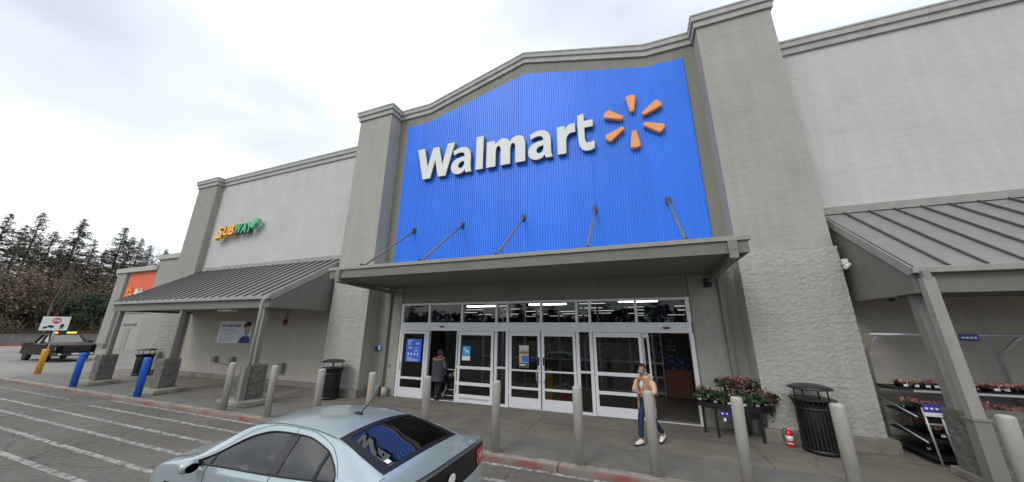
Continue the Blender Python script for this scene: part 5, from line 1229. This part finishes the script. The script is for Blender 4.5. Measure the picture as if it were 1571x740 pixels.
def baretree(h, seed, spread=.45, m=M_twig, leafy=0., depth=5, trunk_r=.16, name='bare_tree', start=.3):
    rr = random.Random(seed); o = thing(name, '', 'tree', (0, 0, 0)); bt = nb(); bb = nb()
    tips = []
    def grow(bm, p, d, ln, r, lv):
        n = 3; pts = [p]; 
        for i in range(n): d = (d+Vector((rr.gauss(0, .10), rr.gauss(0, .10), rr.gauss(.04, .06)))).normalized(); pts.append(pts[-1]+d*ln/n)
        tube(bm, pts, r, 5 if lv > 1 else 3, cap=False, rs=[r*(1-.45*i/n) for i in range(n+1)])
        tips.append(pts[-1])
        if lv == 0: return
        k = rr.randint(2, 4)
        for i in range(k):
            q = pts[rr.randint(1, n)]; nd = (d+Vector((rr.gauss(0, spread), rr.gauss(0, spread), rr.gauss(.1, .2)))).normalized(); grow(bb, q, nd, ln*rr.uniform(.55, .8), r*.5, lv-1)
        grow(bb, pts[-1], d, ln*.8, r*.55, lv-1)
    grow(bt, Vector((0, 0, 0)), Vector((rr.gauss(0, .06), rr.gauss(0, .06), 1)), h*start, trunk_r, depth)
    if leafy:
        for tpt in tips:
            for q in range(int(leafy)):
                c = tpt+Vector((rr.gauss(0, .35), rr.gauss(0, .35), rr.gauss(0, .35))); s = rr.uniform(.07, .2); d = Vector((rr.gauss(0, 1), rr.gauss(0, 1), rr.gauss(0, 1))).normalized(); u = d.orthogonal(); t2 = d.cross(u)
                bb.faces.new([bb.verts.new(c+u*s), bb.verts.new(c-u*s*.5+t2*s*.6), bb.verts.new(c-u*s*.5-t2*s*.6)])
    obj('trunk', bt, M_pale if name == 'alder_tree' else M_bark, o); obj('crown', bb, m, o, recalc=False); return o
TREES = []
def place(o, px, D, label, grp='trees on the bank beyond the car park', scale=1., rz=None, first=False):
    """px: column of the photograph on the horizon; D distance in metres"""
    a = math.atan2(-1.89+ (px)*.00113, .37+px*.00105); x, y = D*math.sin(a), D*math.cos(a); loc = (x, y, bank_z(x, y)-.3)
    if first: o.location = loc; o.scale = (scale,)*3; o['label'] = label; o['group'] = grp; o.rotation_euler = (0, 0, rz or 0)
    else: o = dup(o, loc, rz if rz is not None else random.random()*6, label, scale); o['group'] = grp
    return o
c1 = conifer(17.5, 6.8, 11, 1.35, .05, gaps=.18); c2 = conifer(16.5, 5.6, 12, 1.35, .05, gaps=.16); c3 = conifer(19, 6.0, 13, 1.2, .1, gaps=.22)
place(c1, 88, 92, 'tall ragged conifer, highest tree top left of centre of the wood', first=True, scale=1.0)
place(c2, 160, 92, 'pointed dark conifer nearest the left of the bare tree', first=True, scale=1.02)
place(c3, 22, 92, 'thin topped conifer at left end of the wood', first=True, scale=.93)
place(c1, 52, 97, 'conifer between the left end conifer and the tallest one', scale=.84); place(c2, 120, 98, 'shorter conifer behind the two tallest conifers', scale=.86)
place(c3, 196, 94, 'small conifer directly left of the bare crowned tree', scale=.80); place(c1, 243, 96, 'conifer just above orange panel of the wing', scale=.80); place(c2, 5, 99, 'conifer cut by left edge of the photo', scale=.93); place(c2, -25, 95, 'conifer beyond the left edge of the photo', scale=1.0)
place(c3, 262, 104, 'conifer partly behind the corner pilaster top', scale=.72)
place(c2, 70, 90, 'broad conifer between crossing sign and tallest conifer', scale=.78); place(c1, 140, 90, 'broad conifer low behind the pointed dark one', scale=.72); place(c2, 215, 99, 'conifer behind the large bare crowned tree', scale=.9); place(c3, 35, 89, 'ragged conifer low near the left end of the wood', scale=.7); place(c1, 178, 97, 'conifer between the pointed one and the small one', scale=.9)
b1 = baretree(15, 21, .42, depth=6, start=.28); place(b1, 222, 88, 'large bare crowned deciduous tree rising above orange panel', first=True, scale=1.0)
place(b1, 262, 96, 'bare deciduous tree beside the corner pilaster', scale=.8)
b2 = baretree(9, 22, .5, m=M_rus, leafy=3, depth=5, name='leafless_shrub_tree'); place(b2, 30, 86, 'russet twiggy tree low at left of wood', first=True)
for i, (px, D, s, lb) in enumerate(((75, 85, .9, 'russet twiggy tree above the crossing sign'), (115, 88, 1.0, 'russet twiggy tree above the pickup truck'), (150, 87, .85, 'russet twiggy tree right of the pickup truck'), (0, 84, 1.1, 'russet twiggy tree at left photo edge'), (185, 90, .8, 'russet twiggy tree beside the wing edge'), (55, 91, 1.15, 'taller russet tree behind the crossing sign'), (135, 94, 1.2, 'taller russet tree in the middle of wood'))): place(b2, px, D, lb, scale=s)
a1 = baretree(11, 23, .35, m=M_twig, depth=3, trunk_r=.13, name='alder_tree', start=.42); place(a1, 92, 82, 'slim pale trunked alder right above the crossing sign', first=True)
place(a1, 80, 84, 'second slim pale alder trunk left of the first', scale=.8); place(a1, 128, 84, 'slim pale alder above the truck light bar', scale=.75); place(a1, 154, 86, 'short pale alder trunk beside the wing', scale=.6)
def evbush(h, r, seed):
    rr = random.Random(seed); o = thing('evergreen_bush', '', 'bush', (0, 0, 0)); bt = nb(); tube(bt, [(0, 0, 0), (.1, 0, h*.5), (0, .1, h*.8)], .12, 6, rs=[.14, .1, .04]); obj('stem', bt, M_bark, o)
    bm = nb(); cl = [(rr.gauss(0, r*.45), rr.gauss(0, r*.45), h*rr.uniform(.15, .9), rr.uniform(.5, 1.0)) for _ in range(22)]
    for cx0, cy0, cz0, cr in cl:
        for q in range(95):
            d = Vector((rr.gauss(0, 1), rr.gauss(0, 1), rr.gauss(0, .8))).normalized()*cr*rr.uniform(.55, 1.05); c = Vector((cx0, cy0, cz0))+d; s = rr.uniform(.08, .2)
            n = Vector((rr.gauss(0, 1), rr.gauss(0, 1), rr.gauss(0, 1))).normalized(); u = n.orthogonal(); t2 = n.cross(u); bm.faces.new([bm.verts.new(c+u*s), bm.verts.new(c+t2*s*.6), bm.verts.new(c-u*s), bm.verts.new(c-t2*s*.6)])
    obj('foliage', bm, M_ivy, o, recalc=False); return o
e1 = evbush(6.5, 2.6, 31); place(e1, 135, 82, 'dark green bushy evergreen behind the pickup truck', first=True)
for px, D, s, lb in ((165, 84, .9, 'dark green bushy evergreen beside the wing'), (100, 85, .8, 'dark green evergreen bush left of the largest one'), (60, 87, .6, 'low evergreen bush left of crossing sign'), (15, 86, .7, 'low evergreen bush at left edge of wood')): place(e1, px, D, lb, scale=s)
# a few parked-side trees across the road behind the viewer (they show as reflections in the glass)
# far tree mass beyond the car park behind the viewer
bm = nb()
for k in range(5200):
    x = rnd.uniform(-120, 110); h = 6.5+2.6*mn.noise(Vector((x*.08, 1.3, 0)))+1.6*mn.noise(Vector((x*.4, 4, 0))); z = h*math.sqrt(rnd.random()); tri(bm, Vector((x, -68+rnd.uniform(-3, 3), z)), rnd.uniform(.5, 1.3))
o = obj('far_wood', bm, M_ivy, recalc=False); o['kind'] = 'stuff'; o['label'] = 'far dark tree mass beyond the car park, mirrored in shop glass'; o['category'] = 'wood'
back = [(-42, -58, 1.1), (-30, -62, .9), (-19, -56, 1.15), (-8, -60, 1.0), (4, -57, .85), (15, -61, 1.1), (27, -58, .95), (40, -60, 1.1), (-55, -50, 1.1), (-25, -57, .8), (10, -56, .9)]
for i, (x, y, s) in enumerate(back):
    o = dup((c1, c2, c3)[i % 3], (x, y, -.1), i, 'conifer across the car park seen only as a reflection in the glass', s*.85); o['group'] = 'trees across the car park behind the viewer'
# ---------------------------------------------------------------- people
M_skin = mat('skin', (.42, .22, .15), .55, spec=.3); M_hair = mat('brown hair', (.045, .02, .012), .6); M_tan = mat('tan coat', (.66, .42, .28), .85, var=.08, vscale=14, bump=.002, bscale=60)
M_jean = mat('blue jeans', (.012, .022, .07), .8, var=.15, vscale=20); M_shoe = mat('white shoe', (.68, .66, .62), .5); M_sole = mat('dark sole', (.02, .02, .02), .6); M_wtop = mat('white top', (.62, .60, .60), .8)
M_mask = mat('grey blue mask', (.17, .19, .27), .7); M_coat = mat('grey purple quilted coat', (.13, .12, .165), .75, var=.1, vscale=10, bump=.006, bscale=14); M_fur = mat('tan fur trim', (.30, .17, .12), .95, bump=.02, bscale=60, var=.2, vscale=30)
M_trous = mat('black trousers', (.010, .010, .012), .8); M_hat = mat('knit hat', (.15, .03, .05), .9, bump=.003, bscale=80, col2=(.06, .05, .12), c2scale=14)
def figure(J, skin_m, root_obj, hands=True):
    """J: joint dict in world coords; one continuous body surface"""
    names = ['pelvis','belly','chest','neck','chin','headc','crown','shL','elL','wrL','palmL','shR','elR','wrR','palmR','hipL','kneeL','ankL','toeL','hipR','kneeR','ankR','toeR']
    rad = dict(pelvis=(.135,.10), belly=(.115,.09), chest=(.13,.10), neck=.055, chin=.062, headc=(.078,.092), crown=(.06,.07), shL=.055, elL=.038, wrL=.026, palmL=(.036,.016), shR=.055, elR=.038, wrR=.026, palmR=(.036,.016),
               hipL=.08, kneeL=.052, ankL=.036, toeL=(.036,.025), hipR=.08, kneeR=.052, ankR=.036, toeR=(.036,.025))
    idx = {n: i for i, n in enumerate(names)}; nodes = []
    for n in names:
        p = Vector(J[n])-root_obj.location; r = rad[n]; r = r if isinstance(r, tuple) else (r, r); nodes.append((p.x, p.y, p.z, r[0], r[1]))
    E_ = [('pelvis','belly'),('belly','chest'),('chest','neck'),('neck','chin'),('chin','headc'),('headc','crown'),('chest','shL'),('shL','elL'),('elL','wrL'),('wrL','palmL'),('chest','shR'),('shR','elR'),('elR','wrR'),('wrR','palmR'),
          ('pelvis','hipL'),('hipL','kneeL'),('kneeL','ankL'),('ankL','toeL'),('pelvis','hipR'),('hipR','kneeR'),('kneeR','ankR'),('ankR','toeR')]
    edges = [(idx[a], idx[b]) for a, b in E_]
    if hands:
        for s in 'LR':
            w_ = Vector(J['wr'+s]); p_ = Vector(J['palm'+s]); d = (p_-w_).normalized(); side = d.cross(Vector((0, 0, 1))).normalized(); curl = J.get('curl'+s, Vector((0, 0, -1)))
            for f, (o_, ln) in enumerate(((-.028, .062), (-.010, .074), (.010, .07), (.027, .055))):
                b = p_+side*o_*.6; m1 = p_+side*o_+d*ln*.5+curl*.006; m2 = p_+side*o_*1.05+d*ln*.8+curl*ln*.35
                for pt, r in ((m1, .009), (m2, .0075)):
                    q = pt-root_obj.location; nodes.append((q.x, q.y, q.z, r, r))
                edges += [(idx['palm'+s], len(nodes)-2), (len(nodes)-2, len(nodes)-1)]
            tb_ = w_.lerp(p_, .5)+side*.035*J.get('thumb'+s, 1); te = p_+side*.045*J.get('thumb'+s, 1)+d*.02
            for pt, r in ((tb_, .011), (te, .009)):
                q = pt-root_obj.location; nodes.append((q.x, q.y, q.z, r, r))
            edges += [(idx['wr'+s], len(nodes)-2), (len(nodes)-2, len(nodes)-1)]
    return skin('body', nodes, edges, skin_m, root_obj, 2, 0)
def sk(name, pts, edges, m, root_obj, levels=2, root=0):
    return skin(name, [(p[0]-root_obj.location.x, p[1]-root_obj.location.y, p[2]-root_obj.location.z)+tuple(p[3:]) for p in pts], edges, m, root_obj, levels, root)
def ell(bm, c, r, seg=14, rings=8, fwd=None):
    lathe(bm, [(max(1e-5, math.sin(PI*i/rings)), -math.cos(PI*i/rings)) for i in range(rings+1)], (0, 0, 0), seg); 
def blob(name, c, r, m, parent, rot=None, cut=None):
    bm = nb(); bmesh.ops.create_icosphere(bm, subdivisions=3, radius=1)
    for v in bm.verts:
        p = Vector((v.co.x*r[0], v.co.y*r[1], v.co.z*r[2]))
        if rot: p = rot @ p
        v.co = Vector(c)+p
    if cut:
        dl = [v for v in bm.verts if cut(v.co)]; bmesh.ops.delete(bm, geom=dl, context='VERTS')
    for f in bm.faces: f.smooth = True
    return obj(name, bm, m, parent, recalc=False)
# walking person in tan coat
px, py = .02, 8.50
F = Vector((-.62, -.78, 0)).normalized(); Sd = Vector((F.y, -F.x, 0))    # facing direction and its right side
def at(f, s, z): return Vector((px, py, 0))+F*f+Sd*s+Vector((0, 0, z))
p1 = thing('person', 'masked person in tan coat and jeans walking out behind a bollard looking at a phone', 'person', (px, py, 0))
J = dict(pelvis=at(0, 0, .90), belly=at(.0, 0, 1.05), chest=at(.0, 0, 1.24), neck=at(.03, 0, 1.40), chin=at(.06, 0, 1.46), headc=at(.055, 0, 1.545), crown=at(.04, 0, 1.62),
 shL=at(0, -.16, 1.33), elL=at(.02, -.27, 1.08), wrL=at(.20, -.13, 1.06), palmL=at(.26, -.07, 1.075), shR=at(0, .16, 1.33), elR=at(.03, .27, 1.08), wrR=at(.22, .14, 1.08), palmR=at(.28, .07, 1.09),
 hipL=at(0, -.085, .84), kneeL=at(-.06, -.09, .48), ankL=at(-.34, -.09, .17), toeL=at(-.26, -.09, .04), hipR=at(0, .085, .84), kneeR=at(.16, .08, .47), ankR=at(.18, .08, .09), toeR=at(.31, .09, .035))
figure(J, M_skin, p1)
def chain(name, keys, rr, m, root_obj, JJ=J): 
    return sk(name, [tuple(JJ[k])+((r,) if not isinstance(r, tuple) else r) for k, r in zip(keys, rr)], [(i, i+1) for i in range(len(keys)-1)], m, root_obj)
# jeans
sk('jeans', [tuple(J['belly']-Vector((0,0,.06)))+(.14,.11)]+[tuple(J['pelvis'])+(.15,.115)]+[tuple(J['hipL'])+(.10,)]+[tuple(J['kneeL'])+(.068,)]+[tuple(J['ankL']+Vector((0,0,.03)))+(.055,)]+[tuple(J['hipR'])+(.10,)]+[tuple(J['kneeR'])+(.068,)]+[tuple(J['ankR']+Vector((0,0,.03)))+(.055,)],
   [(0,1),(1,2),(2,3),(3,4),(1,5),(5,6),(6,7)], M_jean, p1, root=1)
sk('top', [tuple(J['belly'])+(.135,.105)]+[tuple(J['chest'])+(.150,.115)]+[tuple(J['neck']-Vector((0,0,.05)))+(.07,)], [(0,1),(1,2)], M_wtop, p1)
# coat: open-fronted shell + sleeves
def coat(J, rootp, m, z0, z1, w0, w1, d0, d1, open_a, F, Sd, c0, name='coat', puff=0.):
    bm = nb(); n, k = 34, 16; g = []
    for j in range(k+1):
        t = j/k; z = z0+(z1-z0)*t; row = []
        hw = w0+(w1-w0)*min(1, t*1.2); hd = d0+(d1-d0)*t
        if t > .8: f = (1-t)/.2; hw *= .42+.58*math.sin(f*PI/2); hd *= .6+.4*f
        for i in range(n+1):
            a = open_a*(1-.0*t)+(2*PI-2*open_a)*i/n; rip = 1+.03*math.sin(a*5+z*3)*(1-t)+puff*abs(math.sin(z*22))
            row.append(bm.verts.new(c0+F*(hd*math.cos(a)*rip)+Sd*(hw*math.sin(a)*rip)+Vector((0, 0, z))))
        g.append(row)
    for j in range(k):
        for i in range(n): f = bm.faces.new((g[j][i], g[j][i+1], g[j+1][i+1], g[j+1][i])); f.smooth = True
    bmesh.ops.solidify(bm, geom=list(bm.faces), thickness=.012)
    return obj(name, bm, m, rootp)
coat(J, p1, M_tan, .66, 1.43, .215, .195, .16, .13, .42, F, Sd, Vector((px, py, 0)))
for s in 'LR': sk('sleeve', [tuple(J['sh'+s]+Vector((0,0,.0)))+(.082,), tuple(J['el'+s])+(.066,), tuple(J['wr'+s].lerp(J['el'+s], .12))+(.050,)], [(0,1),(1,2)], M_tan, p1)
bm = nb()
ring = [J['neck']+F*(.085*math.cos(a))+Sd*(.10*math.sin(a))+Vector((0,0,-.02-.02*math.cos(a))) for a in (.5+ (2*PI-1.0)*i/16 for i in range(17))]; tube(bm, ring, .026, 8); obj('collar', bm, M_tan, p1)
rotF = Matrix((Sd, F, Vector((0,0,1)))).transposed()
def head_parts(J, root_obj, F, Sd, hair_m, mask=True, long_=False):
    rotF = Matrix((Sd, F, Vector((0,0,1)))).transposed(); h = Vector(J['headc'])
    blob('hair', h+Vector((0,0,.018))-F*.018, (.088, .105, .112), hair_m, root_obj, rotF, cut=lambda p: (p-h).dot(F) > .045 and p.z < h.z+.06 or p.z < h.z-.075)
    for s in (-1, 1):
        blob('eye', h+F*.088+Sd*.032*s+Vector((0,0,.0)), (.013, .008, .007), M_black, root_obj, rotF); blob('ear', h+Sd*.083*s-F*.005-Vector((0,0,.01)), (.012, .02, .032), M_skin, root_obj, rotF)
    blob('nose', h+F*.098-Vector((0,0,.03)), (.013, .018, .022), M_skin, root_obj, rotF)
    if mask: blob('mask', h+F*.055-Vector((0,0,.058)), (.070, .062, .050), M_mask, root_obj, rotF)
    else: blob('mouth', h+F*.088-Vector((0,0,.06)), (.024, .008, .007), mat('lips', (.3,.08,.07), .5), root_obj, rotF)
head_parts(J, p1, F, Sd, M_hair)
def shoe(J, s, root_obj, m, sole, F):
    a, t = Vector(J['ank'+s]), Vector(J['toe'+s]); d = (t-a); d.z = min(d.z, -.02); dn = d.normalized()
    heel = a-Vector((dn.x, dn.y, 0)).normalized()*.045+Vector((0,0,-.035)); toe = t+Vector((dn.x, dn.y, 0)).normalized()*.05
    sk('shoe', [tuple(a+Vector((0,0,.01)))+(.05,), tuple(heel)+(.045,.04), tuple(a.lerp(t,.6)+Vector((0,0,-.0)))+(.05,.042), tuple(toe)+(.038,.028)], [(0,1),(0,2),(2,3),(1,2)], m, root_obj)
    bm = nb(); bar(bm, heel+Vector((0,0,-.03)), toe+Vector((0,0,-.018)), .085, .025); obj('shoe_sole', bm, sole, root_obj)
for s in 'LR': shoe(J, s, p1, M_shoe, M_sole, F)
ph = thing('phone', 'pale pink phone held in both hands of the walking person', 'phone', tuple(at(.30, .0, 1.10)))
bm = nb(); c = at(.31, .0, 1.10); q = [c+Sd*a*.075+(F*.5+Vector((0,0,.86)))*b*.045 for a, b in ((-1,-1),(1,-1),(1,1),(-1,1))]; nn = (F*-.86+Vector((0,0,.5)))*.012
v0 = [bm.verts.new(p) for p in q]; v1 = [bm.verts.new(p+nn) for p in q]; bm.faces.new(v0); bm.faces.new(v1[::-1])
for i in range(4): bm.faces.new((v0[i], v1[i], v1[(i+1)%4], v0[(i+1)%4]))
obj('phone_case', bm, mat('pink phone', (.55, .36, .42), .4), ph)
# person going in through the left doorway, seen from behind, pushing a stroller
px, py = -6.88, 10.62; F2 = Vector((.12, .99, 0)).normalized(); S2 = Vector((F2.y, -F2.x, 0))
def at2(f, s, z): return Vector((px, py, 0))+F2*f+S2*s+Vector((0, 0, z))
p2 = thing('person', 'person seen from behind in grey hooded coat pushing stroller through left doorway', 'person', (px, py, 0))
J2 = dict(pelvis=at2(0, 0, .88), belly=at2(0, 0, 1.04), chest=at2(.02, 0, 1.24), neck=at2(.04, 0, 1.39), chin=at2(.07, 0, 1.45), headc=at2(.07, 0, 1.535), crown=at2(.06, 0, 1.60),
 shL=at2(.02, -.17, 1.32), elL=at2(.04, -.27, 1.06), wrL=at2(.26, -.12, 1.0), palmL=at2(.33, -.10, .99), shR=at2(.02, .17, 1.32), elR=at2(.06, .27, 1.06), wrR=at2(.27, .2, 1.0), palmR=at2(.34, .2, .99),
 hipL=at2(0, -.09, .82), kneeL=at2(.08, -.09, .46), ankL=at2(.04, -.09, .09), toeL=at2(.17, -.09, .035), hipR=at2(0, .09, .82), kneeR=at2(.02, .09, .46), ankR=at2(-.14, .09, .11), toeR=at2(-.03, .09, .035))
figure(J2, M_skin, p2)
sk('trousers', [tuple(J2['belly'])+(.14,.11), tuple(J2['pelvis'])+(.15,.12), tuple(J2['hipL'])+(.10,), tuple(J2['kneeL'])+(.072,), tuple(J2['ankL'])+(.058,), tuple(J2['hipR'])+(.10,), tuple(J2['kneeR'])+(.072,), tuple(J2['ankR'])+(.058,)], [(0,1),(1,2),(2,3),(3,4),(1,5),(5,6),(6,7)], M_trous, p2, root=1)
coat(J2, p2, M_coat, .62, 1.42, .255, .225, .19, .16, .05, F2, S2, Vector((px, py, 0)), puff=.025)
for s in 'LR': sk('sleeve', [tuple(J2['sh'+s])+(.09,), tuple(J2['el'+s])+(.075,), tuple(J2['wr'+s].lerp(J2['el'+s], .1))+(.055,)], [(0,1),(1,2)], M_coat, p2)
bm = nb(); ring = [J2['neck']+F2*(.13*math.cos(a)-.03)+S2*(.20*math.sin(a))+Vector((0,0,-.03+.03*math.cos(a))) for a in (2*PI*i/24 for i in range(25))]; tube(bm, ring, .055, 10, cap=False, rs=[.05+.008*math.sin(i*2.1) for i in range(25)]); obj('fur_trim', bm, M_fur, p2)
head_parts(J2, p2, F2, S2, M_hair, mask=True)
blob('knit_hat', Vector(J2['headc'])+Vector((0,0,.045)), (.10, .112, .105), M_hat, p2, None, cut=lambda p: p.z < J2['headc'].z-.0)
for s in 'LR': shoe(J2, s, p2, M_trous, M_sole, F2)
st = thing('stroller', 'metal framed stroller with yellow green blanket in the left doorway', 'stroller', (-6.75, 11.2, 0))
M_stf = mat('stroller frame', (.65, .64, .63), .4, metal=.2)
so_ = Vector((-6.50, 10.92, 0)); 
def sp_(x, y, z): return so_+Vector((x, y, z))
bm = nb()
for s in (-.24, .24):
    tube(bm, [sp_(s, -.12, .98), sp_(s, .1, .62), sp_(s*1.05, .62, .12)], .013, 8); tube(bm, [sp_(s, -.12, .12), sp_(s, .28, .55), sp_(s, .36, .62)], .013, 8); tube(bm, [sp_(s, .1, .62), sp_(s, -.05, .12)], .012, 8)
tube(bm, [sp_(-.24, -.12, .98), sp_(-.2, -.17, 1.0), sp_(.2, -.17, 1.0), sp_(.24, -.12, .98)], .016, 8); tube(bm, [sp_(-.24, .0, .30), sp_(.24, .0, .30)], .012, 8); tube(bm, [sp_(-.25, -.1, .13), sp_(.25, -.1, .13)], .012, 8)
obj('frame', bm, M_stf, st)
bm = nb(); bar(bm, sp_(0, .05, .45), sp_(0, .35, .40), .42, .05); bar(bm, sp_(0, .05, .42), sp_(0, -.02, .82), .42, .05, upv=(0, 1, 0)); obj('seat', bm, M_trous, st)
bm = nb(); lathe(bm, [(.26, 0), (.25, .12), (.2, .2), (.1, .26), (0, .28)], sp_(-.0, .08, .68), 16); obj('hood', bm, M_black, st)
blob('blanket', sp_(.17, .0, .82), (.09, .12, .17), mat('yellow green blanket', (.30, .36, .05), .9), st)
for s in (-.26, .26):
    for y in (-.12, .62):
        r = .13 if y < 0 else .10; c = sp_(s, y, r); w_ = bpy.data.objects.new('wheel', None); C.objects.link(w_); w_.parent = st; w_.location = c-st.location
        bm = nb(); tube(bm, [c+Vector((0, r*.92*math.cos(a), r*.92*math.sin(a))) for a in (2*PI*k/20 for k in range(21))], .014, 6, cap=False); obj('tyre', bm, M_rub, w_)
        bm = nb(); tube(bm, [c-Vector((.02,0,0)), c+Vector((.02,0,0))], .02, 8)
        for k in range(6): bar(bm, c, c+Vector((0, r*.9*math.cos(k*PI/3), r*.9*math.sin(k*PI/3))), .006)
        obj('spokes', bm, M_stf, w_)
# driver in the foreground car
dc = Wc((2.3, -.40, 0)); F3 = Vector((-1, 0, 0)); S3 = Vector((0, 1, 0))
p3 = thing('person', 'driver sitting inside the silver blue hatchback with hands at the wheel', 'person', (dc.x, dc.y, .35))
def at3(f, s, z): return Vector((dc.x, dc.y, -.13))+F3*f+S3*s+Vector((0, 0, z))
J3 = dict(pelvis=at3(.02, 0, .50), belly=at3(-.02, 0, .64), chest=at3(-.07, 0, .85), neck=at3(-.08, 0, .99), chin=at3(-.05, 0, 1.05), headc=at3(-.05, 0, 1.14), crown=at3(-.06, 0, 1.21),
 shL=at3(-.06, -.17, .92), elL=at3(.14, -.25, .74), wrL=at3(.42, -.18, .84), palmL=at3(.49, -.17, .87), shR=at3(-.06, .17, .92), elR=at3(.14, .22, .72), wrR=at3(.42, .16, .84), palmR=at3(.49, .16, .87),
 hipL=at3(.06, -.09, .48), kneeL=at3(.48, -.12, .56), ankL=at3(.80, -.12, .32), toeL=at3(.92, -.12, .32), hipR=at3(.06, .09, .48), kneeR=at3(.48, .1, .56), ankR=at3(.80, .1, .32), toeR=at3(.92, .1, .32))
figure(J3, M_skin, p3)
sk('shirt', [tuple(J3['belly'])+(.14,.12), tuple(J3['chest'])+(.155,.125), tuple(J3['neck']-Vector((0,0,.05)))+(.07,), tuple(J3['shL'])+(.08,), tuple(J3['elL'])+(.06,), tuple(J3['shR'])+(.08,), tuple(J3['elR'])+(.06,)], [(0,1),(1,2),(1,3),(3,4),(1,5),(5,6)], mat('dark shirt', (.02, .02, .025), .8), p3, root=1)
sk('trousers', [tuple(J3['pelvis'])+(.16,.12), tuple(J3['hipL'])+(.10,), tuple(J3['kneeL'])+(.07,), tuple(J3['ankL'])+(.055,), tuple(J3['hipR'])+(.10,), tuple(J3['kneeR'])+(.07,), tuple(J3['ankR'])+(.055,)], [(0,1),(1,2),(2,3),(0,4),(4,5),(5,6)], M_trous, p3)
head_parts(J3, p3, F3, S3, M_hair, mask=False)
